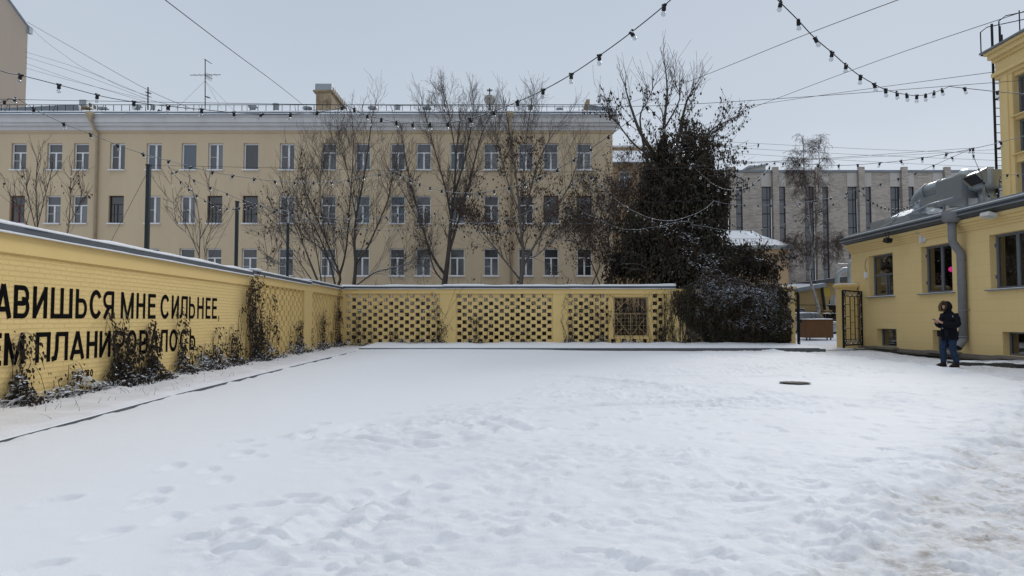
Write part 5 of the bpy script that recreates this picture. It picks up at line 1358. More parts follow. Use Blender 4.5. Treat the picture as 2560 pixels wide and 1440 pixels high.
    fo = lf.build("foliage", [M['leaf_dark'], M['leaf_green'], M['leaf_snow'], M['leaf_tan']], o)
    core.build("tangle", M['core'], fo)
ivy_tree()
# ivy heaped over the right end of the lattice wall
def wall_ivy():
    rg = random.Random(33)
    o = thing("ivy", "thick dark snow-dusted ivy smothering the right end of the lattice wall", "ivy", (10, YB, 0))
    lf = MB(); core = MB(); st = MB()
    Zt = lambda x: np.interp(x, [7.4,8.3,9.0,9.8,11,12,12.5], [2.7,2.9,3.05,2.85,2.75,2.78,2.5])
    Zb = lambda x: np.interp(x, [7.4,8.0,8.6,9.2,12.5], [1.6,1.0,.5,.0,0.])
    Th = lambda x, z: (.25 + .75*float(vnoise(np.array([x*1.2]),np.array([z*1.2+4]))[0]))*np.interp(x,[7.4,8.6,9.4],[.35,.7,1.0])
    # core sheet with real thickness
    xs = np.arange(8.7,12.5,.3)
    Zt0 = Zt; Zt = lambda x: Zt0(x) + .34*(float(vnoise(np.array([x*1.6]),np.array([5.5]))[0])-.55)
    rings = []
    for x in xs:
        zt = float(Zt(x)); zb = max(0,float(Zb(x))-.1); rr = []
        for z, w in ((zb,.3),(lerp(zb,zt,.3),.75),(lerp(zb,zt,.6),.8),(lerp(zb,zt,.85),.6),(zt-.05,.3)): rr.append((x, YB-.02-Th(x,z)*w*.8, z))
        rr += [(x,YB+.5,zt-.05),(x,YB+.5,zb)]
        rings.append(rr)
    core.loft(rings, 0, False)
    for i in range(15000):
        x = rg.uniform(7.3,12.55); zt = float(Zt(x)); zb = float(Zb(x)); z = lerp(zb, zt, rg.random()**.9)
        if x < 9.0 and rg.random() > np.interp(x,[7.3,8.2,9.0],[.15,.55,1]): continue
        h = (z-zb)/(zt-zb+1e-3); th = Th(x,z)*math.sin(math.pi*min(1,.18+.82*(1-h*.9)))**.5
        y = YB-.03-th*rg.uniform(.7,1.1) if rg.random() < .86 else YB+rg.uniform(0,.6)
        if y > YB: z = zt + rg.uniform(-.1,.12)
        q = Vector((x,y,z)); s = rg.uniform(.08,.16)
        cl = float(vnoise(np.array([x*1.9+9]),np.array([z*1.9]))[0])
        if (cl > lerp(.80,.27,h)) and rg.random() < .15+.80*h and x > 8.3: flat_leaf(lf, q, s*rg.uniform(.4,.85), rg, 2)
        else:
            sv = float(vnoise(np.array([x*6.]),np.array([z*.6+7]))[0]); q.y -= .16*(sv-.5); leaf(lf, q, s, rg, (1 if sv > .5 else 3) if rg.random() < abs(sv-.45)*1.7 else 0, .82, Vector((0,-1,0)))
    for i in range(170):    # loose sprays and hanging ends that break the outline
        x = rg.uniform(8.2,12.5); up_ = rg.random() < .45; z = float(Zt(x)) - (.05 if up_ else rg.uniform(.1,1.9)); q = Vector((x, YB-.1-Th(x,z)*.6, z)); tp = []
        shoot(st, q, Vector((rg.gauss(0,.5), -.6, .7 if up_ else .1)), rg.uniform(.3,.7), .007, 1, rg, 40, .1, .25, 3, .004, tp, 3, 1.2)
        for t_ in tp: leaf(lf, t_, rg.uniform(.08,.14), rg, 3 if rg.random() < .3 else 0, .8)
    for i in range(90):
        x = rg.gauss(8.1,.6); z = rg.uniform(.1,.4); pts = [Vector((x,YB-.06,z))]
        for k in range(8): pts.append(pts[-1]+Vector((rg.gauss(0,.07),rg.gauss(0,.015),rg.uniform(.2,.36))))
        st.tube(pts, .010, 4)
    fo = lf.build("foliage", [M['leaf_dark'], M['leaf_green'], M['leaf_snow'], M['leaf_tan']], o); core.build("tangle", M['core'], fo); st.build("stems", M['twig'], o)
wall_ivy()

# ---------------------------------------------------------------- vines on the walls
def vine(label, face, u0, spread, top, leaves, rg, stems=7, heap=.35, heaph=.35, snow=.2, wall='l', ls=(.036,.078), side=0.):
    """face(u, z, out) gives a point on the wall; u0 middle, spread half width at the foot, top height"""
    o = thing("dead_vine", label, "vine", tuple(face(u0, 0, .05)), "dead vines on the yellow walls")
    st = MB(); lf = MB(); pts_all = []
    for i in range(stems):
        u = u0 + rg.gauss(0, spread*.6); h = top*rg.uniform(.25,1.0)**.9 if i else top; lean = rg.gauss(0,.22)
        pts = [face(u, .05, .06)]; z = .05; out = .06; du = (u0 + side*.5 - u)*.10/ max(.3,h)
        while z < h:
            z += .1; u += rg.gauss(0,.045) + du*.1 + side*.03 + lean*.1*math.cos(z*2.3+i); out = max(.015, min(.12, out + rg.gauss(0,.012)))
            pts.append(face(u, z, out))
        st.tube(pts, [max(.004,.010*(1-.6*k/len(pts))) for k in range(len(pts))], 4); pts_all += pts[1:]
        # drooping free ends
        if rg.random() < .7:
            q = pts[-1].copy(); e = [q]
            d = rg.choice((-1,1))
            for k in range(5): e.append(face(u + d*.07*(k+1), z + .10*(k) - .045*k*k, .06+.02*k))
            st.tube(e, .004, 3); pts_all += e[2:]
    for i in range(int(leaves*1.7)):
        q = rg.choice(pts_all)
        if float(vnoise(np.array([q.y*2.3+q.x*2.1+u0]),np.array([q.z*2.6+3]))[0]) < rg.uniform(.12,.62): continue
        q = q + (face(u0+1,1,.0)-face(u0,1,.0))*rg.gauss(0,.055) + Vector((0,0,rg.gauss(0,.05)))
        out = rg.uniform(.02,.13); b = face(u0,1,out)-face(u0,1,0)
        leaf(lf, q + b*.6, rg.uniform(*ls), rg, 0, .82, b.normalized())
    for i in range(int(heap*620)):
        r_ = abs(rg.gauss(0,.5)); u = u0 + rg.gauss(0,spread*.95); hh = heaph*max(.08,1-abs(u-u0)/(spread*2.2+.05))*(.45+1.1*float(vnoise(np.array([u*3.1]),np.array([u0]))[0])); z = .07 + hh*rg.random(); out = .04+.45*(1-(z-.07)/(hh+.05))*rg.random()*min(1,heaph*2.4)
        q = face(u, z, out)
        if rg.random() < snow*1.7 and z > .07+hh*.3: flat_leaf(lf, q, rg.uniform(.03,.075), rg, 1)
        else: leaf(lf, q, rg.uniform(*ls)*1.05, rg, 0, .5)
    for i in range(int(heap*26)):
        u = u0 + rg.gauss(0,spread*.7); q = face(u,.07,.1+.2*rg.random()); d = face(u+rg.choice((-1,1)),1,.0)-face(u,1,.0); pts = [q]
        for k in range(5): pts.append(pts[-1] + d*.11 + Vector((0,0,(.07-.05*k)))*heaph*2.2 + rdir(rg)*.03)
        st.tube(pts, .006, 4); 
    st.build("stems", M['twig'], o); lf.build("foliage", [M['leaf_dark'], M['leaf_snow']], o)
    return o
LF = lambda u, z, out=0: PL(u, z, out)
BF = lambda u, z, out=0: Vector((u, YB-out, z))
rg = random.Random(41)
def yl(px): return y_of(px)
VL = [("narrow vine column over the letter М near the left picture edge", 38, .14, 1.02, 120, 7, .75, .42, .25),
 ("vine heap of snowy stems lying under the first letters of the lower line", 190, .7, .5, 25, 4, 1.0, .30, .5),
 ("broad leafy vine hiding the middle letters of the lower line", 292, .36, 1.38, 560, 14, .9, .5, .15),
 ("pointed dark vine mound right of the broad leafy vine", 372, .28, 1.15, 330, 9, 1.2, .55, .12),
 ("vine column climbing over the end of the word in the lower line", 452, .28, 1.38, 240, 8, .7, .42, .2),
 ("low snowy vine tuft just past the end of the lower line", 501, .35, .62, 120, 6, .6, .45, .5),
 ("small pointed vine tuft with a bare tip between two larger vines", 537, .40, .95, 120, 6, .7, .42, .4),
 ("tall thin vine left of the vine-clad pilaster", 578, .42, 1.75, 300, 8, .6, .40, .2)]
for lb, px, sp, tp, n, stn, hp, hh, sn in VL: vine(lb, LF, yl(px), sp, tp, n, rg, stn, hp, hh, sn)
vine("dense vine covering the whole pilaster up to the coping", lambda u,z,o=0: PL(u,z,o+.09), 19.45, .42, 2.62, 900, rg=rg, stems=22, heap=.6, heaph=.4, snow=.12)
vine("ragged vine on the openwork just right of the vine-clad pilaster", LF, 20.7, .75, 1.95, 420, rg, 12, .8, .6, .3)
vine("leafy vine at the foot of the left openwork beside its pillar", LF, 23.9, .85, 1.2, 260, rg, 10, 1.0, .6, .35)
vine("sparse vine on the far left openwork panel", LF, 27.6, 1.1, 1.6, 240, rg, 12, .8, .35, .3)
vine("tall dark vine in the corner where the two yellow walls meet", LF, 30.2, .7, 2.5, 520, rg, 16, .6, .4, .2)
VBK = [("thin trailing vine on the first openwork panel beside the corner", -6.7, 1.5, 1.5, 120, 9, .5, .22, .3),
 ("low snowy scrub of vine along the foot of the first openwork panel", -4.6, 1.3, .7, 110, 10, .8, .30, .4),
 ("vine climbing the right edge of the first openwork panel", -3.35, .32, 2.4, 170, 8, .5, .35, .3),
 ("sparse leafy vine low on the second openwork panel", -1.7, .5, 1.4, 120, 7, .4, .25, .3),
 ("low trailing vine at the foot of the second openwork panel", .6, 1.2, .7, 70, 7, .6, .28, .4),
 ("vine hanging at the left edge of the third openwork panel", 2.6, .4, 2.3, 170, 9, .7, .4, .3),
 ("vine wandering over the third openwork panel left of the grille", 4.0, .7, 2.4, 320, 14, .8, .4, .3),
 ("thin vine strands over and under the metal grille", 5.5, .8, 2.5, 120, 9, .6, .3, .4),
 ("heavy vine tangle between the grille and the ivy", 7.0, .6, 2.65, 620, 22, .7, .35, .2)]
for lb, u, sp, tp, n, stn, hp, hh, sn in VBK: vine(lb, BF, u, sp, tp, n, rg, stn, hp, hh, sn)
# scrub behind the openwork
def scrub():
    rg = random.Random(51); mb = MB()
    for i in range(1300):
        x = rg.uniform(-8,12.3); y = rg.uniform(31.9,35.5); h = rg.uniform(.6,2.5); p = Vector((x,y,-.05)); d = Vector((rg.gauss(0,.35),rg.gauss(0,.2),1))
        shoot(mb, p, d, h, .016, 1, rg, 40, .2, .22, 5, .007, None, 3)
    for i in range(14000):
        x = rg.uniform(-8,12.3); dens = .45+.55*sstep(-2,8,np.array([x]))[0]
        if rg.random() > dens: continue
        leaf(mb, Vector((x, rg.uniform(31.9,35), abs(rg.gauss(0,.9))+.05)), rg.uniform(.1,.2), rg, 1, .6)
    o = mb.build("undergrowth", [M['twig'], M['leaf_dark']]); tag(o, "tangled dead undergrowth seen through the openwork wall", "undergrowth", kind='stuff')
scrub()
# dry grass blades poking through the snow at the left
def tufts():
    rg = random.Random(52); mb = MB()
    for i in range(60):
        y = rg.uniform(8.5,15); x = lerp(float(np.interp(y,[p[1] for p in KL],[p[0] for p in KL]))-.15, LW(y)+.15, rg.random()); p = Vector((x,y,.05)); d = Vector((rg.gauss(0,.5),rg.gauss(0,.5),1)).normalized()
        L = rg.uniform(.05,.16); mb.tube([p, p+d*L*.6, p+d*L+Vector((rg.gauss(0,.02),0,-.01))], [.003,.002,.001], 3, 0)
    tag(mb.build("grass", M['twig']), "dry grass blades poking through the snow below the lettering", "grass", kind='stuff')
tufts()

# ---------------------------------------------------------------- poles and wires
for px, py, Y, lb in ((372,414,15.9,"nearest and thickest looking dark pole behind the left wall"),(593,505,21.0,"middle one of the three dark poles behind the left wall"),(720,560,25.8,"farthest thin dark pole behind the left wall near the bare bush")):
    t = P(px, py, Y); o = thing("light_pole", lb, "pole", (t.x-.06, Y, -.05), "dark poles carrying the string lights")
    mb = MB(); mb.box(t.x-.042,Y-.042,-.05,t.x+.042,Y+.042,t.z); mb.build("post", M['pole'], o)
    mb = MB(); mb.box(t.x-.055,Y-.055,t.z,t.x+.055,Y+.055,t.z+.025); mb.build("cap", M['pole'], o)
    mb = MB(); mb.tube([(t.x,Y,t.z-.1),(t.x-2.2,Y-.3,0)], .005, 3); mb.build("stay", M['wire'], o)
def in_plane(px, py, A, B):
    d = ray(px, py); ux, uy = B.x-A.x, B.y-A.y
    # A + t*u parallel to d in plan
    den = ux*d.y-uy*d.x; t = -(A.x*d.y-A.y*d.x)/den
    x = A.x+ux*t; y = A.y+uy*t; s = y/d.y
    return Vector((x, y, CAMZ+d.z*s))
def span(pxs, YA, YB):
    A = P(*pxs[0], YA); B = P(*pxs[-1], YB)
    return [A] + [in_plane(p[0], p[1], A, B) for p in pxs[1:-1]] + [B]
sock = MB(); sock.lathe([(.012,.012),(.019,.008),(.021,-.026),(.022,-.049),(.017,-.051)], (0,0,0), 9); sock.box(-.028,-.011,-.004,.028,.011,.015); sock = sock.mesh("socket", M['cable'])
blb = MB(); blb.lathe([(.011,-.047),(.014,-.056),(.021,-.068),(.025,-.081),(.022,-.094),(.014,-.103),(.002,-.106)], (0,0,0), 10); blb = blb.mesh("bulb", M['bulb'])
def string(label, pxs, YA, YB, step=.42, wind=0, rr=.006):
    pts = crom(span(pxs, YA, YB), 6)
    o = thing("light_string", label, "string lights", tuple(pts[0]), "festoon strings of bulbs over the courtyard")
    mb = MB(); mb.tube(pts, rr, 5); mb.build("cable", M['cable'], o)
    acc = step*.5; rg = random.Random(int(pxs[0][0]*7+pxs[-1][1])); cnt = 0
    for a, b in zip(pts[:-1], pts[1:]):
        L = (b-a).length; u = acc
        while u < L and cnt < 95:
            q = a.lerp(b, u/L)
            if -120 < pxx(q) < 2700 and pz(q) > -90:
                s_ = put("socket", sock, o, q); s_.rotation_euler = (rg.gauss(0,.10), rg.gauss(0,.22), rg.uniform(-.6,.6) + math.atan2(b.y-a.y, b.x-a.x)); sub("bulb", blb, s_); cnt += 1
            u += step*rg.uniform(.93,1.07)
        acc = u - L
W1, W2, W3, W4 = 10.7, 15.9, 21.0, 25.8
string("string of bulbs from the left edge past the gable house to the big chimney", [(-900,-200),(-400,40),(-20,170),(52,188),(158,215),(262,242),(357,258),(445,268),(530,276),(607,283),(680,285),(747,284),(815,277),(870,263)], 6.4, W1)
string("largest string of bulbs rising from the chimney across the maple to the top edge", [(870,263),(905,283),(943,295),(980,303),(1022,309),(1067,310),(1113,308),(1165,299),(1220,283),(1280,260),(1344,232),(1413,195),(1487,147),(1566,90),(1651,22),(1720,-42),(1818,-140)], W1, 6.1)
string("string of bulbs falling from the top edge into the sky on the right", [(1818,-140),(1900,-50),(1945,0),(1992,47),(2034,92),(2076,128),(2112,160),(2145,186),(2180,207),(2207,221),(2233,230),(2265,236),(2288,239),(2310,237),(2347,227),(2372,216)], 6.1, W1)
string("short level string of bulbs in front of the roof ladder at the right", [(2372,216),(2445,224),(2525,232),(2640,238),(2760,225)], W1, W1, .5)
string("string of bulbs sloping down across the left windows to the maple", [(50,250),(100,280),(168,312),(238,339),(304,366),(373,389),(435,405),(495,421),(555,434),(611,443),(664,450),(717,454),(767,456),(815,455),(858,452),(905,442),(955,435),(990,428)], W1, W2)
string("first piece of bulb string at the upper left picture corner", [(-400,330),(-150,280),(0,256),(22,246),(50,250)], W2, W1)
string("string of bulbs swagged over the maple and the brown-leaved tree", [(990,428),(1020,447),(1045,458),(1073,468),(1102,476),(1131,481),(1161,483),(1197,482),(1233,477),(1270,469),(1310,459),(1347,444),(1390,425),(1432,400),(1477,371),(1522,340),(1570,305),(1620,266)], W2, W1)
string("string of bulbs dropping through the ivy tree to the grey hall roof", [(1620,266),(1650,300),(1672,335),(1707,377),(1725,405),(1747,430),(1771,452),(1791,465),(1812,473),(1832,475),(1850,473),(1866,468),(1885,458),(1897,447),(1910,433),(1925,417),(1937,405)], W1, W2)
string("long string of bulbs rising along the top of the grey hall", [(1937,405),(1980,409),(2027,411),(2075,413),(2125,413),(2178,409),(2234,404),(2291,397),(2352,387),(2415,375),(2480,361),(2550,343),(2700,308),(3050,235)], W2, W1)
string("string of bulbs slanting across the grey hall windows to the ventilation duct", [(1784,502),(1815,509),(1847,512),(1882,512),(1918,513),(1955,511),(1992,508),(2040,501),(2085,493),(2142,474),(2197,461),(2244,447),(2288,432),(2335,413),(2383,392),(2430,371)], W3, W2)
string("string of bulbs looped across the front of the ivy tree", [(1467,430),(1490,452),(1517,474),(1540,500),(1562,515),(1585,528),(1613,541),(1640,549),(1670,552),(1690,550),(1712,544),(1740,534),(1768,518),(1784,502)], W2, W3)
string("string of bulbs hanging low across the brown-leaved tree", [(1060,517),(1077,528),(1098,539),(1115,547),(1141,552),(1163,556),(1189,558),(1212,558),(1238,556),(1265,549),(1292,541),(1320,530),(1350,516),(1380,499),(1405,475),(1439,453),(1467,430)], W3, W2)
string("string of bulbs from the nearest pole running right below the middle window row", [(420,416),(465,440),(510,462),(556,479),(600,498),(645,512),(682,521),(762,537),(800,543),(836,546),(871,548),(938,545),(1002,536),(1030,527),(1060,517)], W2, W3)
string("short sagging string of bulbs between the nearest and middle dark poles", [(420,416),(437,438),(458,460),(479,478),(499,493),(519,504),(537,513),(552,519),(569,521),(586,521),(601,519),(616,516),(630,512),(641,508)], W2, W3)
string("thin far string of bulbs behind the bare bush and slender tree", [(641,508),(665,521),(700,532),(733,545),(766,552),(798,560),(830,566),(862,570),(890,573),(920,574),(960,575),(1002,574),(1028,571),(1054,567),(1077,563),(1100,558)], W3, W4)
string("thin far string of bulbs across the lower maple branches", [(1100,558),(1137,572),(1165,578),(1197,580),(1230,581),(1269,579),(1292,575),(1330,568),(1380,556),(1419,535),(1445,519)], W4, W3)
string("far string of bulbs sagging over the shrub into the ivy", [(1445,519),(1464,534),(1486,543),(1505,553),(1542,569),(1561,573),(1596,574),(1614,571),(1645,566),(1663,562),(1690,556),(1720,553)], W3, W4)
string("lowest string of bulbs from the ivy across the lower hall windows", [(1720,553),(1736,562),(1766,567),(1792,572),(1822,576),(1852,577),(1882,576),(1914,572),(1946,565),(1979,555),(2011,544),(2046,529),(2078,513),(2111,495),(2142,474)], W4, W3)
string("small dark loop of bulbs in front of the hall left of the duct elbow", [(2142,474),(2156,482),(2166,496),(2178,504),(2190,511),(2205,518),(2222,522),(2244,523),(2262,520),(2280,513),(2300,500)], W3, W4)
string("string of bulbs dropping from above onto the fan drum and eave", [(2430,371),(2435,393),(2445,418),(2453,435),(2459,455),(2466,476),(2473,490),(2485,496),(2491,488),(2497,472),(2500,452),(2504,438),(2530,437),(2580,436)], W2, W2+.6, .34)
def wire(label, pxs, YA, YB, r=.006):
    pts = crom(span(pxs, YA, YB), 5) if len(pxs) > 2 else span(pxs, YA, YB)
    mb = MB(); mb.tube(pts, r, 4); o = mb.build("overhead_wire", M['wire'], org=tuple(pts[0])); tag(o, label, "wire", "overhead wires")
wire("level carrier wire of the nearest bulb strings just above the roof railing", [(-60,247),(500,257),(870,262),(1300,266),(1620,265),(2000,243),(2372,215),(2620,196)], W1, W1, .004)
wire("carrier wire at the top of the nearest dark pole running right to the fan drum", [(372,413),(700,420),(990,426),(1467,429),(1937,404),(2430,370)], W2, W2, .004)
wire("carrier wire at the top of the middle dark pole running right to the hall", [(593,506),(1060,515),(1784,501),(2142,473)], W3, W3, .004)
wire("carrier wire at the top of the farthest dark pole crossing the lower branches", [(720,561),(1100,557),(1445,556),(1720,552),(2300,500)], W4, W4, .004)
wire("dark diagonal cable from the top edge down to the beige cornice", [(408,-4),(560,112),(745,252),(862,352)], 9, 42.0, .008)
wire("diagonal wire from the gable house corner to the roof post", [(68,55),(200,130),(370,225),(500,280)], 55, 46, .014)
wire("wavy loose wire hanging from the gable house corner", [(66,58),(110,100),(150,130),(200,165),(260,195),(300,215),(370,240)], 55, 46, .010)
for i, (a, m_, b, lb) in enumerate((((64,130),(200,172),(370,242),"highest of the thin wires from the gable wall to the roof post"),((64,142),(200,185),(370,248),"second of the thin wires from the gable wall to the roof post"),((64,158),(200,205),(370,256),"third of the thin wires from the gable wall to the roof post"),((64,170),(210,210),(520,285),"lowest thin wire from the gable wall, ending at the railing"))):
    wire(lb, [a, m_, b], 56, 46, .010)
wire("long thin wire from the roof end up to the top edge on the right", [(1500,282),(1700,212),(2000,92),(2255,-4)], 43, 16, .010)
wire("long thin wire from the ivy tree up to the ladder at the right edge", [(1745,320),(1900,262),(2200,150),(2570,25)], 40, 18, .010)
wire("nearly level wire from behind the ivy to the tall yellow block", [(1790,277),(2000,246),(2200,218),(2515,176)], 45, 23.5, .010)
for i, (a, b) in enumerate((((1790,353),(2520,385)),((1780,366),(2520,402)),((1790,380),(2520,420)),((1800,408),(2520,372)))):
    wire(("highest","second","third","rising")[i] + " thin wire above the grey hall roof beside the birch top", [a, ((a[0]+b[0])/2, (a[1]+b[1])/2+3), b], 58, 56, .012)
# ---------------------------------------------------------------- gate, planter, cars, manhole, slab
gp = thing("gate_pillar", "yellow gate pillar with a snow-topped cap behind the open iron gate leaf", "pillar", (15.38, 31.2, 0))
mb = MB(); mb.box(15.0,30.95,-.2,15.72,31.5,2.70); mb.build("shaft", M['yel_brick_x'], gp)
mb = MB(); mb.box(14.95,30.9,2.70,15.74,31.54,2.77); mb.box(14.91,30.86,2.77,15.76,31.58,2.87); cp = mb.build("cap", M['yel_plain'], gp)
mb = MB(); cap_strip(mb, (14.92,31.22,2.87),(15.75,31.22,2.87),.7,.05,rs); mb.build("snow_cap", M['snow'], cp)
def gate_leaf(label, A, B, h, z0=.16):
    """A hinge, B free end in plan"""
    A = Vector((A[0],A[1],0)); B = Vector((B[0],B[1],0)); L = (B-A).length; d = (B-A)/L
    o = thing("iron_gate", label, "gate", (A.x, A.y, 0)); q = lambda u, z: Vector((A.x+d.x*u, A.y+d.y*u, z))
    mb = MB()
    for u in (0, L): mb.bar(q(u,z0-.12), q(u,h), .075, .075)
    for z in (z0, h): mb.bar(q(0,z), q(L,z), .06, .06)
    mb.build("frame", M['black_metal'], o)
    bw = .24; mb = MB()
    for u in (bw, L-bw): mb.bar(q(u,z0), q(u,h), .03, .03)
    for z in (z0+bw, h-bw): mb.bar(q(0,z), q(L,z), .03, .03)
    u1, u2 = lerp(bw,L-bw,.34), lerp(bw,L-bw,.66)
    for u in (u1,u2): mb.bar(q(u,z0+bw), q(u,h-bw), .028, .028)
    k = 0; z = z0+bw+.22
    while z < h-bw-.1:
        if k % 2: mb.bar(q(bw,z), q(u1,z), .022); mb.bar(q(u2,z), q(L-bw,z), .022)
        else: mb.bar(q(u1,z), q(u2,z), .022)
        k += 1; z += .26
    mb.build("bars", M['black_metal'], o)
    mb = MB(); k = 0
    def cell(u, z, kk):
        s = bw*.44
        if kk % 2: 
            c = q(u,z); mb.tube([c + d*(s*.85*math.cos(a)) + Vector((0,0,s*.85*math.sin(a))) for a in np.linspace(0,2*math.pi,13)], .012, 4)
        else: mb.bar(q(u-s,z-s), q(u+s,z+s), .018); mb.bar(q(u-s,z+s), q(u+s,z-s), .018)
    n = int((h-z0)/bw)
    for i in range(n):
        z = z0 + (i+.5)*(h-z0)/n
        for u in (bw/2, L-bw/2): cell(u, z, i)
    n = max(1,int((L-2*bw)/bw))
    for i in range(n):
        u = bw + (i+.5)*(L-2*bw)/n
        for z in (z0+bw/2, h-bw/2): cell(u, z, i+1)
    mb.build("ornament", M['black_metal'], o)
    mb = MB(); mb.bar(q(.0,1.2)+Vector((.05,-.03,0)), q(.0,1.2)+Vector((.14,-.05,0)), .06, .16); mb.build("latch", M['black_metal'], o)
a = P(2154,790,30.7); b = P(2108,790,29.3)
gate_leaf("open black iron gate leaf with rings and crosses beside the cafe corner", (a.x,30.7), (b.x,29.3), 2.52)
gate_leaf("black iron gate leaf seen edge-on against the end pillar of the lattice wall", (13.02,31.0), (13.99,33.2), 2.5)
pl = P(2041,820,42); PX = pl.x
plt = thing("planter", "brown plank planter box on short legs topped with snow in the gateway", "planter", (PX, 42, .02))
hw = .83; z0, z1 = .14, 1.22
mb = MB(); k = 0; x = PX-hw
while x < PX+hw-.01:
    mb.box(x+.004,41.55,z0,x+.10,41.585,z1); mb.box(x+.004,42.515,z0,x+.10,42.55,z1); x += .1038
mb.box(PX-hw+.01,41.585,z0+.01,PX+hw-.01,42.515,z1-.06); y = 41.59
while y < 42.5: mb.box(PX-hw-.02,y,z0,PX-hw+.005,y+.09,z1); mb.box(PX+hw-.005,y,z0,PX+hw+.02,y+.09,z1); y += .1
mb.build("box", M['wood'], plt)
for dx in (-.75,-.55,.5,.72):
    mb = MB(); mb.box(PX+dx-.03,41.65,0,PX+dx+.03,41.71,.15); mb.build("leg", M['black_metal'], plt)
mb = MB(); mb.box(PX-hw-.05,41.5,z1,PX+hw+.05,42.6,z1+.035); mb.build("rim", M['wood'], plt)
mb = MB(); cap_strip(mb, (PX-hw,42.05,z1+.036),(PX+hw,42.05,z1+.036),1.0,.07,rs); mb.build("snow_cap", M['snow'], plt)
mb = MB(); rg = random.Random(61)
for i in range(14): shoot(mb, Vector((PX+rg.uniform(-.5,.3),42.05,z1)), Vector((rg.gauss(0,.6),rg.gauss(0,.4),1)), rg.uniform(.2,.55), .01, 1, rg, 35, .2, .2, 3, .005, None, 3)
mb.build("stems", M['twig'], plt)

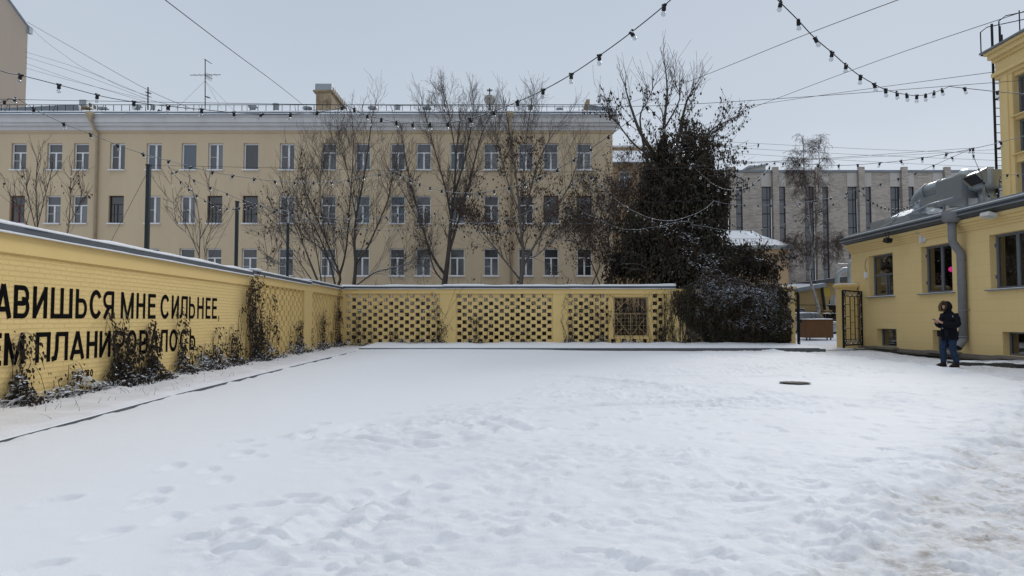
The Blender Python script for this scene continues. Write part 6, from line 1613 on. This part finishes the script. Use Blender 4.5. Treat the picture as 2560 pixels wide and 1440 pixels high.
def car(label, loc, rz, L, W, H, paint, kind='sedan', grp="cars parked beyond the gate"):
    o = thing("parked_car", label, "car", loc, grp)
    hl, hw = L/2, W/2; zb = .22; gl_ = M['g_dark']
    if kind == 'sedan': low = [(-hl,.45,.62),(-hl+.1,.30,.86),(-hl+.9,.24,.92),(hl-1.35,.22,.90),(hl-.5,.22,.78),(hl-.08,.3,.62),(hl,.38,.52)]; cab = [(-hl+.55,.90),(-hl+1.25,H-.06),(-.25,H),(.45,H-.04),(hl-1.25,.88)]
    else: low = [(-hl,.40,.9),(-hl+.08,.32,1.02),(-.4,.3,1.04),(hl-1.2,.3,1.02),(hl-.3,.32,.92),(hl,.42,.75)]; cab = [(-hl+.12,1.0),(-hl+.35,H-.08),(-.3,H),(.6,H-.03),(hl-1.2,1.0)]
    def tr(p): 
        c, s = math.cos(rz), math.sin(rz); return (loc[0]+p[0]*c-p[1]*s, loc[1]+p[0]*s+p[1]*c, loc[2]+p[2])
    mb = MB(); rings = []
    for i, (x, a, t) in enumerate(low):
        e = .82 if i in (0, len(low)-1) else (.95 if i in (1, len(low)-2) else 1)
        w = hw*e; rings.append([tr(p) for p in ((x,-w*.92,a),(x,-w,a+.15),(x,-w*.99,(a+t)/2+.06),(x,-w*.9,t-.03),(x,-w*.7,t),(x,w*.7,t),(x,w*.9,t-.03),(x,w*.99,(a+t)/2+.06),(x,w,a+.15),(x,w*.92,a))])
    mb.loft(rings); body = mb.build("body", paint, o)
    mb = MB(); rings = []
    for x, z in cab:
        b0 = .84; f = (z-.86)/(H-.86); w = hw*(.93-.20*max(0,f)); rings.append([tr(p) for p in ((x,-hw*.92,b0),(x,-w,z-.05),(x,-w*.8,z),(x,w*.8,z),(x,w,z-.05),(x,hw*.92,b0))])
    mb.loft(rings, 0, False); cabo = mb.build("window", gl_, o)
    mb = MB(); top = cab[1:-1]
    for i in range(len(top)-1):
        (xa, za), (xb, zb_) = top[i], top[i+1]; w = hw*.62
        vs = [tr(p) for p in ((xa,-w*1.12,za-.02),(xb,-w*1.12,zb_-.02),(xb,w*1.12,zb_-.02),(xa,w*1.12,za-.02),(xa,-w*1.1,za+.03),(xb,-w*1.1,zb_+.03),(xb,w*1.1,zb_+.03),(xa,w*1.1,za+.03))]
        mb.add(vs, [(0,3,2,1),(4,5,6,7),(0,1,5,4),(1,2,6,5),(2,3,7,6),(3,0,4,7)])
    mb.build("roof", paint, o)
    for sy in (-1,1):
        mb = MB()
        for (xa, za), (xb, zb_) in (zip(cab[:-1], cab[1:])):
            fa = max(0,(za-.86)/(H-.86)); fb = max(0,(zb_-.86)/(H-.86))
            mb.bar(tr((xa,sy*hw*(.935-.2*fa),za-.04)), tr((xb,sy*hw*(.935-.2*fb),zb_-.04)), .05)
        mb.bar(tr((.05,sy*hw*.925,.88)), tr((.02,sy*hw*.745,H-.06)), .07)
        mb.build("pillar", paint, o)
    # snow lying on roof, bonnet and boot
    mb = MB(); cx0, cx1 = cab[1][0], cab[-2][0]
    for (xa, xb, za, zb_, w) in ((cx0-.05,cx1+.1,cab[1][1]+.03,cab[-2][1]+.03,hw*.66),(hl-1.3,hl-.25,low[-4][2]+.005,low[-2][2]+.10,hw*.80),(-hl+.1,-hl+.6,low[1][2],low[2][2],hw*.72)):
        rr = []
        for i in range(7):
            t = i/6; x = lerp(xa,xb,t); z = lerp(za,zb_,t); h = .07*(1-abs(2*t-1)**4)+.008
            rr.append([tr(p) for p in ((x,-w,z-.02),(x,-w*.92,z+h*.7),(x,-w*.4,z+h),(x,w*.4,z+h),(x,w*.92,z+h*.7),(x,w,z-.02))])
        mb.loft(rr)
    mb.build("snow_cover", M['snow'], o)
    for sx_ in (-hl+.85, hl-.82):
        for sy in (-1,1):
            c = tr((sx_, sy*(hw-.12), .32)); mb = MB(); ax = Vector((-math.sin(rz), math.cos(rz), 0))*sy
            C_ = Vector(c); mb.tube([C_-ax*.1, C_+ax*.1], .32, 18); t = mb.build("wheel", M['rubber'], o)
            mb = MB(); mb.tube([C_+ax*.09, C_+ax*.115], .20, 14); mb.build("rim", M['zinc_plain'], t)
    hm = M['headlight']
    for sy in (-1,1):
        mb = MB(); x = hl-.12; z = low[-2][2]+.0
        vs = [tr(p) for p in ((x+.10,sy*hw*.50,z-.16),(x-.30,sy*hw*.925,z-.06),(x-.34,sy*hw*.90,z+.07),(x+.02,sy*hw*.50,z+.01))]
        mb.prism(vs, Vector(tr((.03,0,.02)))-Vector(tr((0,0,0)))); mb.build("headlight", hm, o)
    mb = MB(); mb.obox(tr((hl-.02,0,.40)), Vector(tr((.06,0,0)))-Vector(tr((0,0,0))), Vector(tr((0,W*.6,0)))-Vector(tr((0,0,0))), (0,0,.14)); mb.build("grille", M['black_plain'], o)
    for sy in (-1,1):
        mb = MB(); mb.obox(tr((.62,sy*(hw+.08),.95)), Vector(tr((.1,0,0)))-Vector(tr((0,0,0))), Vector(tr((0,.2,0)))-Vector(tr((0,0,0))), (0,0,.13)); mb.build("mirror", paint, o)
M['headlight'] = mk_glass('headlight_lens', (.45,.46,.48))
silver = mk('silver_car_paint', (.25,.27,.29), .35, metal=.5, var=.3, snow=.8); navy = mk('dark_blue_car_paint', (.012,.016,.035), .3, metal=.3, snow=.75); white = mk('grey_white_car_paint', (.38,.40,.43), .4, metal=.3, snow=.7)
c1 = P(2022,825,46.5); car("snow-covered silver saloon parked behind the planter", (c1.x-.05,46.6,.28), R(4), 4.5, 1.75, 1.42, silver)
c2 = P(2150,815,49.5); car("pale snowy car nosing out from behind the iron gate", (c2.x+.3,49.3,.30), R(178), 4.5, 1.78, 1.45, white)
c3 = P(2005,790,52.0); car("dark off-road car with a snowy roof behind the silver saloon", (c3.x-.6,52.4,.30), R(2), 4.4, 1.8, 1.78, navy, 'suv')
# low rail, post and rocks beyond the cars
lr = thing("low_fence", "low dark rail fence with snow on it behind the parked cars", "fence", (22,54.3,.3))
mb = MB()
for px in (1995,2012,2060,2085,2105): p = P(px,790,54.3); mb.bar((p.x,54.3,.2),(p.x,54.3,1.75),.07)
mb.build("post", M['black_metal'], lr)
mb = MB(); a = P(1985,762,54.3); b = P(2112,764,54.3); mb.bar(a, b, .05, .05); mb.bar(a-Vector((0,0,.5)), b-Vector((0,0,.5)), .05, .05); mb.build("rail", M['black_metal'], lr)
sp = thing("post", "slanting dark post against the dull yellow shed", "post", (P(2060,790,54.8).x,54.8,.3))
mb = MB(); mb.bar(P(2062,775,54.8), P(2055,719,54.8), .16, .16); mb.build("shaft", M['black_metal'], sp)
mb = MB(); mb.obox(P(2055,719,54.8)+Vector((0,0,.02)), (.2,0,0),(0,.2,0),(0,0,.05)); mb.build("cap", M['black_metal'], sp)
rk = MB(); rg = random.Random(63); c = P(2098,765,53)
for i in range(26):
    q = MB(); q.sphere((0,0,0),1,8,6); s = rg.uniform(.25,.6); cc = Vector((c.x+rg.gauss(0,.55), 53+rg.gauss(0,.4), .3+abs(rg.gauss(0,.8)))); vs = []
    for x, y, z in q.v: f = 1+.35*math.sin(5*x+i)+.25*math.sin(7*z+2*i); vs.append((cc.x+x*s*f, cc.y+y*s*f, cc.z+z*s*f*.8))
    rk.add(vs, q.f)
o = rk.build("brush_heap", mk('brown_brush', (.05,.038,.03), .95, var=.9, vscale=6, bump=.8, bscale=12, bdist=.1, snow=.6), org=(c.x,53,.3)); tag(o, "brown heap of cut brush and stones between the shed and the gate", "brush heap")
mb = MB(); rg = random.Random(64)
for px in range(2008,2105,5):
    for _ in range(2): p = P(px+rg.uniform(-3,3),800,51.2); shoot(mb, Vector((p.x,51.2+rg.gauss(0,.3),.3)), Vector((rg.gauss(0,.5),0,1)), rg.uniform(.5,1.2), .014, 1, rg, 40, .2, .25, 4, .008, None, 3)
for _ in range(500): 
    p = P(rg.uniform(2035,2110),800,51); leaf(mb, Vector((p.x,51+rg.gauss(0,.3),.35+abs(rg.gauss(0,.35)))), rg.uniform(.1,.2), rg, 1, .5)
o = mb.build("hedge", [M['twig'], M['leaf_brown']]); tag(o, "low straggly hedge of dry twigs behind the parked cars", "hedge", kind='stuff')

mh = P(1977,955,13.6); mh.z = 0
mo = thing("manhole_cover", "dark round manhole cover melted free of the snow", "manhole cover", (5.68, 13.65, 0))
_r = random.Random(8); mb = MB(); n = 40; mb.poly([(5.68+.31*math.cos(6.283*i/n)*_r.uniform(.93,1.05), 13.72+.28*math.sin(6.283*i/n)*_r.uniform(.9,1.06), .022) for i in range(n)]); mb.build("wet_rim", mk('wet_asphalt', (.007,.007,.008), .8, var=.6, vscale=15), mo)
mb = MB(); mb.lathe([(.23,.0),(.23,.026),(.21,.028),(.20,.025),(.01,.025)], (5.68,13.7,0), 28); mb.build("lid", mk('cast_iron_lid', (.009,.009,.009), .7, bump=.6, bscale=60), mo)
sb = thing("stone_step", "low dark stone step with snow patches at the right edge", "step", (14.2,19.3,-.08))
mb = MB(); mb.prism([(12.9,19.75,-.15),(15.6,18.3,-.15),(15.72,18.3,.06),(15.72,20.6,.06),(13.0,20.35,.06)][:0] or [(12.85,19.6,-.15),(15.72,18.7,-.15),(15.72,20.7,-.15),(13.0,20.4,-.15)], (0,0,.20)); mb.build("slab", mk('dark_stone', (.07,.066,.062), .8, var=.6, vscale=6, bump=.4, snow=.98), sb)
mb = MB(); _r = random.Random(9)
for i in range(26):
    x = _r.uniform(13.0,15.6); y = 19.55-(x-12.9)*.31+_r.uniform(.05,.9); s = _r.uniform(.1,.3); n = 9
    mb.sphere((x,y,.045), s, 9, 5, 0, (1,.8,.14))
mb.build("snow_patch", M['snow'], sb)
gt = MB(); gt.bar((12.6,27.5,.03),(15.2,29.2,-.02),.10,.02); o = gt.build("drain_channel", M['black_plain'], org=(13.9,28.3,0)); tag(o, "narrow black drain channel across the gateway snow", "drain")
# wet bare strip along the foot of the cafe wall
mb = MB(); n = 60; _r = random.Random(10); pts = []
for i in range(n+1): y = lerp(9,30.8,i/n); pts.append((15.35-.22*_r.random()*1.4, y))
mb.poly([(15.79,30.8,-.02),(15.79,9,-.06)] + [(x,y,-.055+.03*(y-9)/22) for x, y in pts]); struct(mb.build("path", mk('wet_bare_strip', (.03,.028,.027), .6, var=.7, vscale=4, col2=(.12,.11,.1))))

# ---------------------------------------------------------------- the man with the phone
def person():
    X, Y, Z = 11.75, 18.35, .005
    TH_ = R(-82); c, s = math.cos(TH_), math.sin(TH_)
    T = lambda p: Vector((X + p[0]*c - p[1]*s, Y + p[0]*s + p[1]*c, Z + p[2]))
    o = thing("person", "man in a long navy parka with fur hood looking down at his phone", "person", (X, Y, Z))
    skin = mk('skin', (.50,.30,.22), .6); navyc = mk('navy_parka_cloth', (.0045,.0055,.011), .85, var=.4, vscale=8, bump=.3, bscale=40)
    jean = mk('blue_denim', (.022,.042,.085), .9, var=.7, vscale=7, col2=(.010,.02,.042), bump=.3, bscale=60); boot = mk('brown_boot_leather', (.035,.020,.013), .6, var=.5); fur = mk('brown_hood_fur', (.17,.11,.062), .95, var=.7, vscale=30)
    # body: one continuous skinned surface
    V_ = []; E_ = []; Rr = []
    def n(p, r, par=None):
        V_.append(tuple(T(p) - Vector((X,Y,Z)))); Rr.append(r)
        if par is not None: E_.append((par, len(V_)-1))
        return len(V_)-1
    pel = n((0,.02,.92),.125); sp1 = n((0,.02,1.12),.12,pel); ch = n((0,.03,1.34),.13,sp1); nk = n((0,.01,1.48),.058,ch)
    h0 = n((0,-.035,1.545),.062,nk); h1 = n((0,-.055,1.60),.083,h0); h2 = n((0,-.045,1.665),.086,h1); n((0,-.03,1.715),.06,h2)
    jaw = n((0,-.105,1.545),.035,h0); n((0,-.142,1.605),.014,h1)
    hands = []
    for sd in (-1,1):
        sh_ = n((sd*.09,.04,1.385),.05,ch); el = n((sd*.26,.02,1.12),.048,sh_); wr = n((sd*.085,-.25,1.19),.03,el); pa = n((sd*.06,-.31,1.215),.033,wr)
        for k, (dx, dz, L) in enumerate(((.030,.012,.058),(.014,.022,.068),(-.004,.022,.066),(-.022,.014,.052))):
            a = n((sd*(.05+dx*.6),-.345,1.215+dz),.011,pa); b = n((sd*(.045+dx*.5)-sd*.02,-.345-L*.45,1.235+dz),.010,a); n((sd*(.02+dx*.3)-sd*.01,-.345-L*.7,1.255+dz),.008,b)
        t1 = n((sd*.075,-.33,1.255),.013,pa); n((sd*.045,-.37,1.285),.010,t1)
        hip = n((sd*.10,.02,.86),.09,pel); kn = n((sd*.115,-.015+sd*.045,.48),.062,hip); an = n((sd*.12,.03+sd*.09,.10),.045,kn); n((sd*.13,-.11+sd*.09,.045),.04,an)
    me = bpy.data.meshes.new("body"); me.from_pydata(V_, E_, []); me.materials.append(skin)
    bo = bpy.data.objects.new("body", me); COL.objects.link(bo); bo.parent = o; ORG[bo.name] = (X, Y, Z)
    md = bo.modifiers.new("skin", 'SKIN')
    if not me.skin_vertices: me.attributes.new("skin", 'FLOAT2', 'POINT') if False else None
    try:
        for i, sv in enumerate(me.skin_vertices[0].data): sv.radius = (Rr[i], Rr[i]*(.92)); sv.use_root = (i == 0)
    except Exception as ex: print('skin', ex)
    md.use_smooth_shade = True
    sd_ = bo.modifiers.new("sub", 'SUBSURF'); sd_.levels = 1; sd_.render_levels = 1
    def ring(z, rx, ry, cx=0, cy=0, n_=18, wob=0, ph=0): return [T((cx+rx*math.cos(a)*(1+wob*math.sin(5*a+ph)), cy+ry*math.sin(a)*(1+wob*math.cos(4*a+ph)), z)) for a in [2*math.pi*i/n_ for i in range(n_)]]
    # parka: torso and sleeves
    mb = MB()
    mb.loft([ring(z,rx,ry,0,cy_,20,w,ph) for z, rx, ry, cy_, w, ph in ((.73,.215,.175,.02,.03,0),(.75,.22,.18,.02,.03,.5),(.82,.214,.178,.02,.02,1),(.95,.205,.178,.02,.02,2),(1.03,.20,.176,.015,.03,3),(1.10,.205,.176,.015,.02,3.4),(1.22,.215,.172,.02,.02,4),(1.33,.238,.165,.03,.015,5),(1.41,.20,.145,.03,.0,5),(1.465,.12,.115,.02,0,0),(1.50,.10,.10,.0,0,0),(1.535,.095,.10,-.02,0,0))])
    for sdn in (-1,1):
        pts = crom([T((sdn*.18,.04,1.40)), T((sdn*.245,.05,1.28)), T((sdn*.275,.03,1.13)), T((sdn*.215,-.10,1.13)), T((sdn*.10,-.235,1.185))], 4)
        k = len(pts)-1; mb.tube(pts, [lerp(.095,.066,(i/k)) + .006*math.sin(i*2.1) for i in range(k+1)], 14)
    pk_ = mb.build("parka", navyc, o)
    mb = MB()
    for sdn in (-1,1): mb.obox(T((sdn*.13,-.158,.90)), (T((.14,0,0))-T((0,0,0))), (T((0,.02,0))-T((0,0,0))), (0,0,.17))
    mb.obox(T((0.01,-.172,1.02)), (T((.02,0,0))-T((0,0,0))), (T((0,.015,0))-T((0,0,0))), (0,0,.66)); mb.build("pocket", navyc, pk_)
    mb = MB(); q = T((.225,-.03,1.36)); mb.obox(q, T((.012,0,0))-T((0,0,0)), T((0,.05,0))-T((0,0,0)), (0,0,.05)); mb.obox(T((.02,-.185,1.04)), T((.03,0,0))-T((0,0,0)), T((0,.012,0))-T((0,0,0)), (0,0,.03)); mb.build("badge", mk('pale_badge', (.3,.3,.32), .7), pk_)
    # hood shell open at the face, tipped forward
    mb = MB(); rings = []; hc = Vector((0,-.02,1.63))
    for i in range(7):
        t = i/6; y = lerp(-.135,.125,t); r = [.112,.124,.130,.128,.115,.085,.03][i]; cz = [1.622,1.628,1.632,1.63,1.62,1.605,1.60][i]
        rings.append([T((r*.92*math.cos(a), y + .035*math.sin(a)*(1-t) , cz + r*1.12*math.sin(a))) for a in [2*math.pi*k/18 for k in range(18)]])
    mb.loft(rings, 0, True, False); hd = mb.build("hood", navyc, o)
    mb = MB(); rg = random.Random(77)
    for i in range(1500):
        a = rg.uniform(-.35*math.pi, 1.35*math.pi); d = Vector((math.cos(a),0,math.sin(a)*1.12)); r = rg.uniform(.096,.122)
        p = (d.x*r*.95, -.135 + .03*math.sin(a) + rg.gauss(0,.014), 1.622 + d.z*r); L = rg.uniform(.025,.05)
        dirn = (d.x*.8+rg.gauss(0,.35), -.55+rg.gauss(0,.3), d.z*.7+rg.gauss(0,.35)); e = Vector(p)+Vector(dirn).normalized()*L; w = Vector((rg.gauss(0,1),rg.gauss(0,1),rg.gauss(0,1))).normalized()*.006
        mb.add([tuple(T(Vector(p)+w)), tuple(T(Vector(p)-w)), tuple(T(e))], [(0,1,2)])
    mb.tube([T((.104*.95*math.cos(a), -.128+.03*math.sin(a), 1.622+.107*1.1*math.sin(a))) for a in np.linspace(-.4*math.pi,1.4*math.pi,22)], .022, 8)
    mb.build("fur_trim", fur, hd)
    # face
    mb = MB()
    for sdn in (-1,1): mb.sphere(T((sdn*.031,-.132,1.628)), .010, 8, 6)
    mb.build("eye", mk('eye', (.03,.025,.02), .3), bo)
    mb = MB(); mb.tube([T((-.022,-.137,1.572)), T((0,-.143,1.570)), T((.022,-.137,1.572))], .005, 5); mb.build("mouth", mk('lips', (.34,.13,.11), .6), bo)
    mb = MB(); mb.loft([ring(z,rx,ry,0,cy_,14) for z, rx, ry, cy_ in ((1.662,.088,.10,-.04),(1.70,.085,.098,-.035),(1.735,.06,.07,-.02),(1.752,.01,.01,-.01))]); mb.build("hair", mk('dark_hair', (.02,.014,.01), .8), bo)
    # jeans and boots
    mb = MB()
    for sdn in (-1,1):
        kx = -.03 if sdn < 0 else .0
        path = crom([T((sdn*.095,.02,.88)), T((sdn*.105,.0+sdn*.035,.68)), T((sdn*.115,-.03+sdn*.045,.48)), T((sdn*.12,.01+sdn*.07,.28)), T((sdn*.123,.03+sdn*.09,.12))], 3); k = len(path)-1
        mb.tube(path, [lerp(.105,.070,(i/k)**.8) + .004*math.sin(i*2.6) for i in range(k+1)], 14)
    mb.build("jeans", jean, o)
    for sdn in (-1,1):
        mb = MB(); x = sdn*.123; rings = []; oy = sdn*.09
        fx = sdn*.02
        for y, w, h in ((.09,.035,.10),(.07,.045,.13),(.0,.047,.14),(-.06,.048,.105),(-.13,.050,.075),(-.17,.042,.055),(-.195,.02,.035)):
            rings.append([T((x+fx*(-y*4)+w*math.cos(a), y+oy, .004+max(0,h*.5+h*.5*math.sin(a)))) for a in [2*math.pi*k/12 for k in range(12)]])
        mb.loft(rings); mb.tube([T((x,.03+oy,.08)), T((x,.032+oy,.15)), T((x,.032+oy,.205))], [.058,.062,.066], 12)
        b_ = mb.build("boot", boot, o)
        mb = MB(); mb.loft([[T((x+fx*(-y*4)+w*math.cos(a), y+oy, z)) for z, a in ((0,math.pi),(0,0),(.022,0),(.022,math.pi))] for y, w in ((.10,.035),(.02,.05),(-.12,.053),(-.2,.02))], 0, False); mb.build("sole", M['rubber'], b_)
    ph_ = MB(); e = T((0,0,0)); ph_.obox(T((0,-.385,1.262)), T((.072,0,0))-e, T((0,-.135,.055))-e, T((0,.004,.009))-e)
    oo = ph_.build("phone", mk('black_phone_glass', (.01,.01,.012), .15), org=tuple(T((0,-.385,1.262)))); tag(oo, "black mobile phone held in both hands of the man", "phone")
person()
